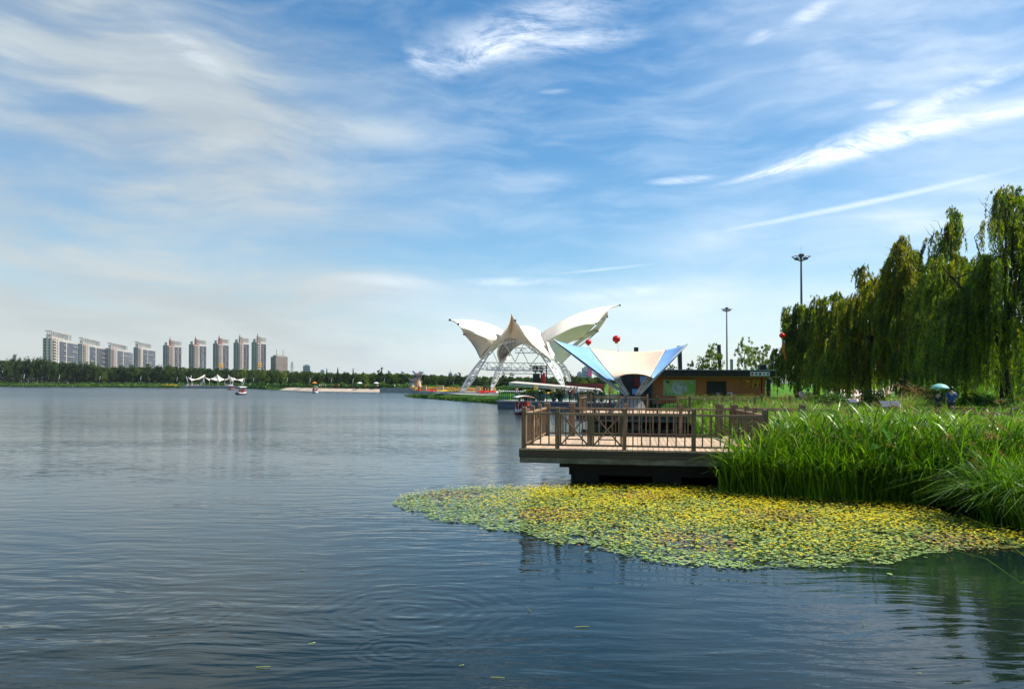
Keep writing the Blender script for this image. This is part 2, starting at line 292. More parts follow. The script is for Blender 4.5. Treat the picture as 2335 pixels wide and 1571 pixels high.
class MB:
    def __init__(s): s.v = []; s.f = []
    def add(s, vs, fs):
        n = len(s.v); s.v.extend([tuple(x) for x in vs]); s.f.extend([tuple(i+n for i in f) for f in fs])
    def box(s, c, d, rz=0.0, taper=1.0):
        x, y, z = d[0]/2, d[1]/2, d[2]/2; k = taper
        vs = [(-x,-y,-z),(x,-y,-z),(x,y,-z),(-x,y,-z),(-x*k,-y*k,z),(x*k,-y*k,z),(x*k,y*k,z),(-x*k,y*k,z)]
        cr, sr = math.cos(rz), math.sin(rz)
        vs = [(c[0]+a*cr-b*sr, c[1]+a*sr+b*cr, c[2]+e) for a, b, e in vs]
        s.add(vs, [(0,3,2,1),(4,5,6,7),(0,1,5,4),(1,2,6,5),(2,3,7,6),(3,0,4,7)]); return s
    def beam(s, a, b, w, h=None, up=(0,0,1)):
        a, b = Vector(a), Vector(b); h = h or w; d = (b-a).normalized(); u = Vector(up)
        if abs(d.dot(u)) > 0.98: u = Vector((0,1,0))
        r = d.cross(u).normalized()*w/2; q = r.cross(d).normalized()*h/2
        vs = [a-r-q, a+r-q, a+r+q, a-r+q, b-r-q, b+r-q, b+r+q, b-r+q]
        s.add(vs, [(0,1,2,3),(7,6,5,4),(0,4,5,1),(1,5,6,2),(2,6,7,3),(3,7,4,0)]); return s
    def tube(s, pts, r, n=8, r2=None, caps=True):
        pts = [Vector(p) for p in pts]; m = len(pts); base = len(s.v); prev = None
        for i, p in enumerate(pts):
            d = (pts[min(i+1,m-1)]-pts[max(i-1,0)]).normalized()
            if prev is None:
                u = Vector((0,0,1)) if abs(d.z) < 0.9 else Vector((1,0,0)); prev = d.cross(u).normalized()
            prev = (prev-d*prev.dot(d)).normalized(); q = d.cross(prev)
            rr = r[i] if isinstance(r, (list, tuple)) else (r if r2 is None else r+(r2-r)*i/(m-1))
            for k in range(n):
                a = 2*math.pi*k/n; s.v.append(tuple(p+prev*(math.cos(a)*rr)+q*(math.sin(a)*rr)))
        for i in range(m-1):
            for k in range(n):
                a0 = base+i*n+k; a1 = base+i*n+(k+1)%n; s.f.append((a0, a1, a1+n, a0+n))
        if caps:
            s.f.append(tuple(base+k for k in range(n))[::-1]); s.f.append(tuple(base+(m-1)*n+k for k in range(n)))
        return s
    def lathe(s, c, prof, n=16):
        base = len(s.v); c = Vector(c)
        for r, z in prof:
            for k in range(n):
                a = 2*math.pi*k/n; s.v.append((c.x+r*math.cos(a), c.y+r*math.sin(a), c.z+z))
        for i in range(len(prof)-1):
            for k in range(n):
                a0 = base+i*n+k; a1 = base+i*n+(k+1)%n; s.f.append((a0, a1, a1+n, a0+n))
        s.f.append(tuple(base+k for k in range(n))[::-1]); s.f.append(tuple(base+(len(prof)-1)*n+k for k in range(n)))
        return s
    def prism(s, poly, z0, z1):
        n = len(poly); b = len(s.v)
        s.v.extend([(x, y, z0) for x, y in poly]); s.v.extend([(x, y, z1) for x, y in poly])
        tri = tessellate_polygon([[Vector((x, y, 0)) for x, y in poly]])
        for t in tri:
            a, c, d = [Vector((*poly[i], 0)) for i in t]
            t = t if (c-a).cross(d-a).z > 0 else t[::-1]
            s.f.append(tuple(b+n+i for i in t)); s.f.append(tuple(b+i for i in t)[::-1])
        area = sum(poly[i][0]*poly[(i+1)%n][1]-poly[(i+1)%n][0]*poly[i][1] for i in range(n))
        for i in range(n):
            j = (i+1) % n
            s.f.append((b+i, b+j, b+n+j, b+n+i) if area > 0 else (b+j, b+i, b+n+i, b+n+j))
        return s
    def mesh(s, name):
        me = bpy.data.meshes.new(name); me.from_pydata(s.v, [], s.f); me.update(); return me
    def build(s, name, m, parent=None, smooth=False):
        return link(name, s.mesh(name), parent, m, smooth)
def npmesh(name, V, Q, mats=None, midx=None):
    """fast mesh: V (n,3), Q (m,k) faces"""
    me = bpy.data.meshes.new(name); V = np.asarray(V, np.float32); Q = np.asarray(Q, np.int32)
    me.vertices.add(len(V)); me.vertices.foreach_set('co', V.ravel())
    k = Q.shape[1]; me.loops.add(Q.size); me.loops.foreach_set('vertex_index', Q.ravel())
    me.polygons.add(len(Q)); me.polygons.foreach_set('loop_start', np.arange(0, Q.size, k, dtype=np.int32))
    try: me.polygons.foreach_set('loop_total', np.full(len(Q), k, np.int32))
    except Exception: pass
    for x in mats or []: me.materials.append(x)
    if midx is not None: me.polygons.foreach_set('material_index', np.asarray(midx, np.int32))
    me.update(calc_edges=True); me.validate(); return me
def cubemesh(name, m, d=(1,1,1)):
    me = MB().box((0,0,0), d).mesh(name); me.materials.append(m); return me
def inpoly(x, y, poly):
    r = np.zeros(np.shape(x), bool); n = len(poly)
    for i in range(n):
        x1, y1 = poly[i]; x2, y2 = poly[(i+1)%n]
        c = ((y1 > y) != (y2 > y)) & (x < (x2-x1)*(y-y1)/((y2-y1) if y2 != y1 else 1e-9)+x1)
        r ^= c
    return r
def scatter(poly, n, rng=RNG):
    xs = [p[0] for p in poly]; ys = [p[1] for p in poly]; X = []; Y = []; c = 0
    while c < n:
        x = rng.uniform(min(xs), max(xs), n*2); y = rng.uniform(min(ys), max(ys), n*2); k = inpoly(x, y, poly)
        X.append(x[k]); Y.append(y[k]); c += k.sum()
    return np.concatenate(X)[:n], np.concatenate(Y)[:n]
def cat_rom(pts, n):
    """n points evenly by parameter along a smooth curve through pts"""
    p = [Vector(x) for x in pts]; m = len(p)-1; out = []
    for i in range(n):
        t = i*m/(n-1); k = min(int(t), m-1); u = t-k
        a, b, c, d = p[max(k-1,0)], p[k], p[k+1], p[min(k+2,m)]
        out.append(0.5*((2*b)+(c-a)*u+(2*a-5*b+4*c-d)*u*u+(3*b-a-3*c+d)*u**3))
    return out
def loft(curves, nu=24, nv=12):
    rows = [cat_rom(c, nu) for c in curves]
    cols = [cat_rom([r[i] for r in rows], nv) for i in range(nu)]
    mb = MB(); vs = [cols[i][j] for i in range(nu) for j in range(nv)]
    mb.add(vs, [(i*nv+j, i*nv+j+1, (i+1)*nv+j+1, (i+1)*nv+j) for i in range(nu-1) for j in range(nv-1)])
    return mb
def sheet(o, t=0.04):
    m = o.modifiers.new('thickness', 'SOLIDIFY'); m.thickness = t; m.offset = 0; return o
ORD = ['first','second','third','fourth','fifth','sixth','seventh','eighth','ninth','tenth','eleventh','twelfth','thirteenth','fourteenth','fifteenth','sixteenth','seventeenth','eighteenth','nineteenth','twentieth']
# ------------------------------------------------------------------ the setting: water, ground, slopes
wm = bpy.data.materials.new('lake_water'); wm.use_nodes = True; t = T(wm.node_tree)
b = wm.node_tree.nodes['Principled BSDF']
b.inputs['Base Color'].default_value = (0.004, 0.011, 0.010, 1); b.inputs['Roughness'].default_value = 0.04; b.inputs['IOR'].default_value = 1.33
pos = t.node('ShaderNodeNewGeometry').outputs['Position']
sp = t.node('ShaderNodeSeparateXYZ'); t.set(sp.inputs[0], pos)
wpos = t.vm('ADD', pos, t.vm('MULTIPLY', t.vm('SUBTRACT', t.noise(pos, 0.35, 2, out=1), (0.5,0.5,0.5)), (1.6, 0.9, 0)))
sw = t.noise(t.mapping(wpos, rot=(0,0,R(-8)), scale=(0.55, 1.7, 1)), 1.3, 2, 0.45)      # long low swell
rp = t.noise(t.mapping(wpos, rot=(0,0,R(9)), scale=(0.9, 2.9, 1)), 1.7, 2, 0.45)          # wind ripples
mic = t.noise(t.mapping(pos, scale=(3, 7, 1)), 3.0, 2, 0.5)
# calmer and rougher patches; the left foreground is the most disturbed
patch = t.rng(t.noise(t.mapping(pos, scale=(0.05, 0.11, 1)), 1.0, 2), 0.35, 0.65, 0.45, 1.15)
def zone(x, y, rx, ry, a, soft=1.0):
    v = t.mapping(pos, (x, y, 0), (0,0,0), (rx, ry, 1), 'TEXTURE')
    v = t.vm('MULTIPLY', v, (1,1,0))
    return t.rng(t.vm('LENGTH', v, out=1), 1.0, 1.0-soft, 0.0, a)
rough_l = zone(-5.5, 8.8, 5.5, 3.8, 2.1)
calm = zone(6.0, 11.0, 7, 5.5, 0.50)
amp = t.m('MULTIPLY', patch, t.m('SUBTRACT', t.m('ADD', 0.8, rough_l), calm))
def rings(x, y, wl, rr, a):
    v = t.vm('MULTIPLY', t.vm('SUBTRACT', pos, (x, y, 0)), (1, 1, 0)); l = t.vm('LENGTH', t.vm('ADD', v, t.vm('MULTIPLY', t.vm('SUBTRACT', t.noise(pos, 1.2, 2, out=1), (0.5,0.5,0.5)), (0.6,0.6,0))), out=1)
    return t.m('MULTIPLY', t.m('MULTIPLY', t.m('SINE', t.m('MULTIPLY', l, 2*math.pi/wl)), t.rng(l, rr, rr*0.35)), a)
ring = t.m('ADD', rings(-1.25, 9.6, 0.22, 1.9, 0.30), t.m('ADD', rings(-3.9, 9.4, 0.20, 1.1, 0.28), rings(-1.1, 8.1, 0.16, 0.8, 0.25)))
dist = t.rng(sp.outputs[1], 8, 150, 1.0, 3.4, False)
h = t.m('ADD', t.m('MULTIPLY', t.m('ADD', t.m('MULTIPLY', sw, 0.80), t.m('MULTIPLY', rp, 0.42)), amp), t.m('ADD', t.m('MULTIPLY', mic, 0.030), t.m('MULTIPLY', ring, 0.13)))
bn = t.node('ShaderNodeBump'); bn.inputs['Strength'].default_value = 1.0; t.set(bn.inputs['Distance'], t.m('MULTIPLY', dist, 0.034))
t.set(bn.inputs['Height'], h); t.set(b.inputs['Normal'], bn.outputs[0])
t.set(b.inputs['Roughness'], t.rng(sp.outputs[1], 15, 160, 0.04, 0.24, False))
wmb = MB(); wmb.add([(-9000,-9000,0),(9000,-9000,0),(9000,620,0),(-9000,620,0)], [(0,1,2,3)])
tag(wmb.build('lake_water', wm), kind='structure')

SHORE = [(-1500,560),(-700,520),(-323,494),(-242,466),(-150,429),(-102,340),(-77,292),(-53,272),(-40,266),(-31.5,258),(-29,230),(-25,190),(-22.6,178),
         (-18.5,160),(-13,147),(-8,134),(-4,124),(-2,119),(6,113),(12,99),(14,76),(15,60),(16,50),(17,42),(16,36),(15.5,31),(15,27),(15.5,22),
         (14.5,17.5),(12.5,14.5),(10,10),(8.5,5),(8.8,-60)]
def offs(poly, i, d):
    a, c = Vector(poly[max(i-1,0)]), Vector(poly[min(i+1,len(poly)-1)]); n = (c-a).normalized(); n = Vector((-n.y, n.x))
    return Vector(poly[i])+n*d
crest = [offs(SHORE, i, 0.8+max(p[1],0)*0.012) for i, p in enumerate(SHORE)]
gm = MB(); n = len(SHORE)
gm.add([(p[0], p[1], -0.5) for p in SHORE]+[(p.x, p.y, 1.0) for p in crest], [(i, i+1, n+i+1, n+i) for i in range(n-1)])
outer = [(9000,-60),(9000,9000),(-9000,9000),(-9000,640)]
pl = [(p.x, p.y) for p in crest]+outer
bse = len(gm.v); gm.v.extend([(x, y, 1.0) for x, y in pl])
for tr in tessellate_polygon([[Vector((x, y, 0)) for x, y in pl]]):
    a, c, d = [Vector((*pl[i], 0)) for i in tr]
    tr = tr if (c-a).cross(d-a).z > 0 else tr[::-1]
    gm.f.append(tuple(bse+i for i in tr))
tag(gm.build('ground', M['grass']), kind='structure')
# lake bed, so that the sheet of water has something under it
lb = MB(); lb.add([(-9000,-9000,-3),(9000,-9000,-3),(9000,9000,-3),(-9000,9000,-3)], [(0,1,2,3)]); tag(lb.build('lake_bed', M['soil']), kind='structure')
# sandy beach and the paved garden edge
def strip(name, i0, i1, m, w, z, drop=0.06):
    mb = MB(); k = i1-i0+1
    rows = [[offs(SHORE, i, -0.6) for i in range(i0, i1+1)], [offs(SHORE, i, 3.4) for i in range(i0, i1+1)], [offs(SHORE, i, w) for i in range(i0, i1+1)]]
    zz = [-drop, z, z]
    mb.add([(p.x, p.y, zz[r]) for r in range(3) for p in rows[r]], [(r*k+i, r*k+i+1, (r+1)*k+i+1, (r+1)*k+i) for r in range(2) for i in range(k-1)])
    return tag(mb.build(name, m), kind='structure')
strip('beach', 5, 9, M['sand'], 12, 1.05)
strip('lakeside_path', 1, 4, M['path'], 9, 1.03, 0.5) if False else None
# gentle land behind the right-hand bank
def sst(x, a, b):
    k = max(0.0, min(1.0, (x-a)/(b-a))); return k*k*(3-2*k)
def hz(x, y):
    if x < 19 or y < 26: return 1.0
    edge = sst(x, 19, 23)*sst(y, 26, 32)
    z = 1.9*sst(y, 92, 130)*sst(x, 24, 34)                       # lawn rising behind the restaurant
    z += 3.4*sst(x-0.42*(y-60), 30, 44)*sst(y, 44, 66)            # grassy bank under the willows
    z += 0.18*math.sin(x*0.5)*math.sin(y*0.37)*sst(y, 40, 60)
    return 1.0+edge*(z+0.25)
gx = np.linspace(18.5, 190, 90); gy = np.linspace(25.5, 300, 110); mb = MB()
mb.v = [(float(x), float(y), hz(x, y)+(0.015 if 19.5 < x < 188 and 27 < y < 298 else -0.3)) for y in gy for x in gx]
nx = len(gx); mb.f = [(j*nx+i, j*nx+i+1, (j+1)*nx+i+1, (j+1)*nx+i) for j in range(len(gy)-1) for i in range(nx-1)]
tag(mb.build('lawn', M['lawn'], smooth=True), kind='structure')
def drape(name, m, rows, lift=0.03, nsub=14):
    """a ribbon laid on the land: rows of (x1,y1,x2,y2) across"""
    mb = MB(); L = cat_rom([(a, b_, 0) for a, b_, _, _ in rows], nsub); Q = cat_rom([(c, d, 0) for _, _, c, d in rows], nsub)
    for i in range(nsub):
        for k in range(7):
            p = L[i].lerp(Q[i], k/6); mb.v.append((p.x, p.y, hz(p.x, p.y)+lift))
    mb.f = [(i*7+k, (i+1)*7+k, (i+1)*7+k+1, i*7+k+1) for i in range(nsub-1) for k in range(6)]
    o = mb.build(name, m); return tag(o, kind='structure')
drape('sandstone_path', M['path'], [(27,60,29,59),(31,72,34,71),(36,88,41,88),(41,101,50,102),(46,112,60,116)], 0.06)
drape('park_road', M['asphalt'], [(20,131,20,138),(34,131,34,138),(46,132,46,139),(60,136,60,144),(90,150,88,160)], 0.06)
pz_ = MB(); pz_.prism([(-19,172),(-15,158),(-6,136),(2,122),(13,112),(18,112),(30,160),(28,205),(-12,215)], 0.9, 1.02); tag(pz_.build('plaza_paving', M['stone']), kind='structure')
# ---- the garden on the point: white kerbs, terraces and beds of flowers
def bed(name, poly, m, z0, h, n, size, label, cat='flowers'):
    x, y = scatter(poly, n); z = z0+RNG.uniform(0.15, 1.0, n)*h
    a = RNG.uniform(0, 6.28, n); s = size*RNG.uniform(0.6, 1.3, n); tl = RNG.uniform(-0.6, 0.6, (n, 2))
    V = np.zeros((n, 4, 3)); cx = np.array([-1, 1, 1, -1]); cy = np.array([-1, -1, 1, 1])
    for k in range(4):
        ux = cx[k]*np.cos(a)-cy[k]*np.sin(a); uy = cx[k]*np.sin(a)+cy[k]*np.cos(a)
        V[:, k, 0] = x+ux*s; V[:, k, 1] = y+uy*s; V[:, k, 2] = z+(ux*tl[:, 0]+uy*tl[:, 1])*s
    o = link(name, npmesh(name, V.reshape(-1, 3), np.arange(n*4).reshape(-1, 4), [m]))
    return tag(o, label, cat, kind='stuff')
def kerb(name, pts, w, z0, z1, m, label):
    mb = MB()
    for a, c in zip(pts[:-1], pts[1:]): mb.beam((a[0], a[1], (z0+z1)/2), (c[0], c[1], (z0+z1)/2), w, z1-z0)
    return tag(mb.build(name, m), label, 'retaining wall')
def Wp(px, Y): return (PX(px, Y), Y)
kerb('terrace_wall', [Wp(957,170), Wp(1040,158), Wp(1100,150), Wp(1137,140)], 0.7, -0.3, 1.35, M['stone'], 'long pale stone kerb wall along the lake below the large white tent')
kerb('terrace_wall', [Wp(1060,152), Wp(1100,143), Wp(1140,130)], 0.5, 0.6, 1.15, M['stone'], 'short lower pale stone ledge above the water plants, left of the railed platform')
kerb('terrace_wall', [Wp(955,262), Wp(1000,255), Wp(1020,248)], 0.8, 0.2, 1.75, M['stone'], 'far pale stone terrace step beside the end of the beach')
kerb('terrace_wall', [Wp(868,268), Wp(915,258), Wp(960,245)], 0.8, 0.0, 1.5, M['stone'], 'low stone quay wall at the right end of the sandy beach')
kerb('terrace_wall', [Wp(1205,118), Wp(1300,116), Wp(1420,112)], 0.5, 0.9, 1.5, M['stone'], 'pale stone edging behind the potted plants of the railed platform')
def qd(a, b_, c, d): return [Wp(*a), Wp(*b_), Wp(*c), Wp(*d)]
bed('red_flower_bed', qd((955,174),(994,168),(994,176),(957,184)), M['fl_red'], 1.0, 0.55, 900, 0.11, 'bed of red flowers behind the stone kerb, left of the yellow flower bed')
bed('yellow_flower_bed', qd((998,166),(1046,158),(1046,168),(998,178)), M['fl_yellow'], 1.0, 0.55, 900, 0.11, 'bed of yellow flowers behind the stone kerb at the left foot of the large tent')
bed('red_flower_bed', qd((1088,150),(1130,142),(1130,152),(1088,160)), M['fl_red'], 1.0, 0.6, 900, 0.11, 'bed of red flowers just left of the railed platform')
bed('yellow_flower_bed', qd((1240,125),(1262,124),(1262,130),(1240,131)), M['fl_yellow'], 1.1, 0.5, 400, 0.10, 'small bed of yellow flowers behind the potted plants on the platform')
bed('orange_flower_bed', qd((938,225),(1130,180),(1130,235),(950,262)), M['fl_orange'], 1.0, 0.9, 7000, 0.16, 'wide bed of orange and brown flowers in the garden behind the large tent')
bed('red_flower_bed', qd((935,258),(965,250),(965,262),(935,268)), M['fl_red'], 1.3, 0.5, 500, 0.16, 'red flowers at the foot of the windmill towers')
bed('yellow_flower_bed', [Wp(40,506), Wp(210,490), Wp(210,494), Wp(40,511)], M['fl_yellow'], 1.0, 0.8, 420, 0.26, 'patchy strip of yellow flowers on the far bank left of the slab blocks')
bed('yellow_flower_bed', [Wp(370,455), Wp(404,448), Wp(404,451), Wp(370,458)], M['fl_yellow'], 1.0, 0.9, 160, 0.26, 'patchy yellow flowers on the far bank just left of the small white pavilion')
# ------------------------------------------------------------------ timber decks
AD = R(9); U = Vector((math.cos(AD), -math.sin(AD), 0)); V_ = Vector((math.sin(AD), math.cos(AD), 0))
def frame_pt(O, u, v, z, U=U, V=V_): return Vector((O[0]+U.x*u+V.x*v, O[1]+U.y*u+V.y*v, z))
UNIT = {}
def stick(name, parent, a, b_, w, h=None, m=None, up=(0,0,1)):
    """one straight piece of timber between a and b, its own object sharing a unit cube"""
    key = m.name
    if key not in UNIT: UNIT[key] = cubemesh('timber', m)
    a, b_ = Vector(a), Vector(b_); d = b_-a; h = h or w
    o = bpy.data.objects.new(name, UNIT[key]); COL.objects.link(o)
    x = d.normalized(); upv = Vector(up)
    if abs(x.dot(upv)) > 0.98: upv = V_.copy()
    y = upv.cross(x).normalized(); z = x.cross(y)
    mt = Matrix(((x.x,y.x,z.x,0),(x.y,y.y,z.y,0),(x.z,y.z,z.z,0),(0,0,0,1)))
    o.parent = parent
    base = Vector(parent.location) if WLD.get(parent.name) else Vector((0,0,0))
    o.matrix_basis = Matrix.Translation((a+b_)/2-base) @ mt @ Matrix.Diagonal((d.length, w, h, 1))
    return o
_post = {}
def post_at(parent, p, H, w=0.115):
    key = (H, w)
    if key not in _post:
        mb = MB().box((0,0,(H-0.19)/2), (w,w,H-0.19)); mb.box((0,0,H-0.18), (w*0.86,w*0.86,0.02)); mb.box((0,0,H-0.10), (w*1.06,w*1.06,0.14)); mb.box((0,0,H-0.015), (w*1.0,w*1.0,0.03), taper=0.8)
        me = mb.mesh('post'); me.materials.append(M['wood']); _post[key] = me
    o = bpy.data.objects.new('post', _post[key]); COL.objects.link(o); o.parent = parent
    base = Vector(parent.location) if WLD.get(parent.name) else Vector((0,0,0))
    o.location = Vector(p)-base; o.rotation_euler = (0,0,-AD+random.uniform(-.02,.02)); return o
def railing(label, pts, gates=(), H=1.15, rail=0.96, low=0.10, sp=0.235, bw=0.045, group=None, rw=0.075):
    """posts at pts (deck level), rails and balusters between; a bay listed in gates gets two crossed panels"""
    t_ = thing('wooden_railing', label, 'railing', pts[0], group=group)
    for p in pts: post_at(t_, p, H)
    for i, (a, c) in enumerate(zip(pts[:-1], pts[1:])):
        a, c = Vector(a), Vector(c); d = (c-a).normalized(); L = (c-a).length; a1, c1 = a+d*0.058, c-d*0.058
        zt = Vector((0,0,rail)); zl = Vector((0,0,low))
        stick('top_rail', t_, a1+zt, c1+zt, rw, 0.055, M['wood_rail']); stick('bottom_rail', t_, a1+zl, c1+zl, 0.05, 0.05, M['wood'])
        lo = Vector((0,0,low+0.025)); hi = Vector((0,0,rail-0.0275))
        if i in gates:
            mid = (a+c)/2
            stick('mid_post', t_, mid+lo, mid+hi, 0.085, 0.085, M['wood'])
            for s0, s1 in ((a1, mid-d*0.0425), (mid+d*0.0425, c1)):
                w = (s1-s0).length
                stick('panel_stile', t_, s0+d*0.03+lo, s0+d*0.03+hi, 0.045, 0.05, M['wood']); stick('panel_stile', t_, s1-d*0.03+lo, s1-d*0.03+hi, 0.045, 0.05, M['wood'])
                A, B = s0+d*0.055, s1-d*0.055; n_ = Vector((-d.y, d.x, 0))
                stick('cross_brace', t_, A+lo*1.0, B+hi, 0.035, 0.042, M['wood_rail'])
                stick('cross_brace', t_, A+hi+n_*0.036, B+lo+n_*0.036, 0.035, 0.042, M['wood_rail'])
                q = A.lerp(B, .18); r_ = A.lerp(B, .82); zq = Vector((0,0,low+0.17)); zr = Vector((0,0,rail-0.17))
                stick('panel_rail', t_, q+zr-n_*0.034, r_+zr-n_*0.034, 0.028, 0.03, M['wood']); stick('panel_rail', t_, q+zq-n_*0.034, r_+zq-n_*0.034, 0.028, 0.03, M['wood'])
                stick('baluster', t_, q+lo-n_*0.066, q+hi-n_*0.066, 0.03, 0.03, M['wood']); stick('baluster', t_, r_+lo-n_*0.066, r_+hi-n_*0.066, 0.03, 0.03, M['wood'])
        else:
            nb = max(1, round(L/sp)-1)
            for k in range(nb):
                p = a.lerp(c, (k+1)/(nb+1)); stick('baluster', t_, p+lo, p+hi, bw, bw*0.8, M['wood'], up=(d.x, d.y, 0))
    return t_
def deck(label, O, LU, LV, z, plank_w, m_plank=None, beams=True, gap=0.008, group='timber decks over the water', v0=0.0):
    t_ = thing('timber_deck', label, 'deck', (O[0], O[1], z), group=group)
    nn = int(LU/plank_w)
    for i in range(nn):
        u = i*plank_w+plank_w/2
        stick('plank', t_, frame_pt(O, u, v0, z-0.02+random.uniform(-.003,.002)), frame_pt(O, u, LV, z-0.02), plank_w-gap*random.uniform(0.8,1.7), 0.04, m_plank or M['plank'])
    if beams:
        stick('fascia_board', t_, frame_pt(O, 0.0, v0+0.05, z-0.145), frame_pt(O, LU, v0+0.05, z-0.145), 0.06, 0.20, M['fascia'])
        stick('fascia_board', t_, frame_pt(O, 0.03, v0+0.09, z-0.145), frame_pt(O, 0.03, LV, z-0.145), 0.06, 0.20, M['fascia'])
        stick('edge_beam', t_, frame_pt(O, 0.02, v0+0.12, z-0.325), frame_pt(O, LU, v0+0.12, z-0.325), 0.16, 0.15, M['concrete'])
        stick('edge_beam', t_, frame_pt(O, 0.10, v0+0.21, z-0.325), frame_pt(O, 0.10, LV, z-0.325), 0.15, 0.15, M['concrete'])
        stick('edge_beam', t_, frame_pt(O, 0.2, LV-0.1, z-0.325), frame_pt(O, LU, LV-0.1, z-0.325), 0.16, 0.15, M['concrete'])
        nv = int(LU/1.3)
        for k in range(1, nv+1):
            u = k*LU/(nv+1); stick('joist', t_, frame_pt(O, u, v0+0.2, z-0.10), frame_pt(O, u, LV-0.1, z-0.10), 0.08, 0.12, M['fascia'])
    return t_
DZ = 1.04
O1 = (0.22, 21.62)       # front left corner of the near deck's boards
d1 = deck('near timber deck of sunlit boards standing over the water', O1, 6.9, 5.62, DZ, 0.142, v0=-0.12)
stick('underside_shade_slab', d1, frame_pt(O1, 1.05, 2.7, DZ-0.50), frame_pt(O1, 6.85, 2.7, DZ-0.50), 3.9, 0.18, M['pier'])  # dark slabs added to keep the space beneath the deck black
stick('underside_shade_slab', d1, frame_pt(O1, 1.30, 2.9, DZ-0.71), frame_pt(O1, 6.85, 2.9, DZ-0.71), 3.7, 0.24, M['pier'])
for (u, v) in ((1.75,1.4),(4.1,1.4),(1.75,3.9),(4.1,3.9),(6.4,1.4),(6.4,3.9)):
    stick('pier', d1, frame_pt(O1, u-0.40, v, -0.17), frame_pt(O1, u+0.40, v, -0.17), 0.5, 0.76, M['pier'])
stick('shade_backing', d1, frame_pt(O1, 1.5, 4.9, -0.02), frame_pt(O1, 6.8, 4.9, -0.02), 0.2, 0.62, M['pier'])  # dark backing added to close the bright gap under the deck
P1 = lambda u, v: frame_pt((0.34, 21.62), u, v, DZ)
railing('railing along the front edge of the near deck, with two crossed panels', [P1(0,0), P1(0.94,0), P1(2.78,0), P1(4.63,0), P1(6.5,0)], gates=(1,))
railing('short side railing running back from the left corner of the near deck', [P1(0,0.15), P1(0,1.8), P1(0,3.6), P1(0,5.4)], gates=(1,))
railing('back railing of the near deck, seen through its front railing', [P1(0.95,5.4), P1(2.75,5.4), P1(4.6,5.4), P1(6.3,5.4)])
railing('piece of back railing beside the rear left corner post of the near deck', [P1(0.08,5.4), P1(0.86,5.4)])
railing('right-hand end railing of the near deck, half sunk in the reeds', [P1(6.5,0.2), P1(6.5,1.9), P1(6.5,3.6), P1(6.4,5.3)])
# second deck farther out, in front of the blue and cream canopy
O2 = (3.85, 46.3)
d2_ = deck('second timber deck behind the near one, in front of the blue and cream canopy', O2, 11.0, 8.2, DZ, 0.28, gap=0.02)
for k in range(5):
    for v in (0.9, 6.0): stick('pier', d2_, frame_pt(O2, 0.9+k*2.4, v, 0.1), frame_pt(O2, 1.5+k*2.4, v, 0.1), 0.5, 0.9, M['concrete'])
stick('shade_backing', d2_, frame_pt(O2, 0.6, 1.6, 0.40), frame_pt(O2, 10.8, 1.6, 0.40), 0.3, 0.72, M['pier'])  # dark strip added to fill in the shade under the second deck
grk = random.Random(9); rk = MB()
for k in range(70):
    q = frame_pt(O2, 0.4+k*0.15, 0.5+grk.uniform(-.3,.3), 0.05); rr = grk.uniform(.10,.24)
    rk.lathe(q, [(rr*.7,-rr*.5),(rr*grk.uniform(.9,1.2),0),(rr*.8,rr*.5),(rr*.25,rr*.75)], 6)
tag(rk.build('rubble_stones', M['soil']), 'line of rough wet stones at the waterline under the second deck', 'stones', kind='stuff')
P2 = lambda u, v: frame_pt((4.0, 46.4), u, v, DZ)
railing('front railing of the second deck, with crossed panels at its left end', [P2(0,0), P2(0.95,0), P2(2.8,0), P2(4.65,0), P2(6.5,0), P2(8.35,0), P2(10.2,0)], gates=(1,))
railing('left side railing of the second deck, lit from the right', [P2(0,0.25), P2(0,1.9), P2(0,3.7), P2(0,5.5), P2(0,7.6)], gates=(1,))
railing('rear railing of the second deck, left of the concrete canopy foot', [P2(0.3,7.8), P2(2.2,7.8), P2(4.2,7.8)], sp=0.26)
railing('rear railing of the second deck, right of the concrete canopy foot', [P2(6.2,7.8), P2(8.1,7.8), P2(10.0,7.8), P2(11.8,7.8), P2(13.6,7.8)], sp=0.26)
# boardwalk from the near deck to the right, mostly drowned in reeds
bwp = [Vector((7.2,26.9,DZ)), Vector((9.9,26.4,DZ)), Vector((12.4,25.2,DZ)), Vector((15.2,23.4,DZ)), Vector((18.5,20.8,DZ))]
bt = thing('boardwalk', 'narrow timber boardwalk leading right from the near deck through the reeds', 'boardwalk', bwp[0], group='timber decks over the water')
for a, c in zip(bwp[:-1], bwp[1:]):
    d = (c-a).normalized(); nrm = Vector((-d.y, d.x, 0)); L = (c-a).length; k = int(L/0.28)
    for i in range(k):
        p = a+d*(0.14+i*0.28)
        stick('plank', bt, p-nrm*0.9-Vector((0,0,.02)), p+nrm*0.9-Vector((0,0,.02)), 0.26, 0.04, M['plank'])
    stick('edge_beam', bt, a-nrm*0.75-Vector((0,0,.16)), c-nrm*0.75-Vector((0,0,.16)), 0.12, 0.22, M['fascia'])
    stick('pier', bt, (a+c)/2-nrm*0.5-Vector((0,0,.7)), (a+c)/2+nrm*0.5-Vector((0,0,.7)), 0.4, 0.8, M['pier'])
def offp(pts, k):
    out = []
    for i, p in enumerate(pts):
        d = (pts[min(i+1,len(pts)-1)]-pts[max(i-1,0)]).normalized(); out.append(p+Vector((-d.y, d.x, 0))*k)
    return out
def seg(pts, s=2.2):
    out = []
    for a, c in zip(pts[:-1], pts[1:]):
        k = max(1, round((c-a).length/s)); out += [a.lerp(c, i/k) for i in range(k)]
    return out+[pts[-1]]
railing('front railing of the boardwalk, only its top showing above the reeds', seg(offp(bwp, -0.85)), sp=0.3)
railing('back railing of the boardwalk behind the reeds', seg(offp(bwp, 0.85)), sp=0.3)
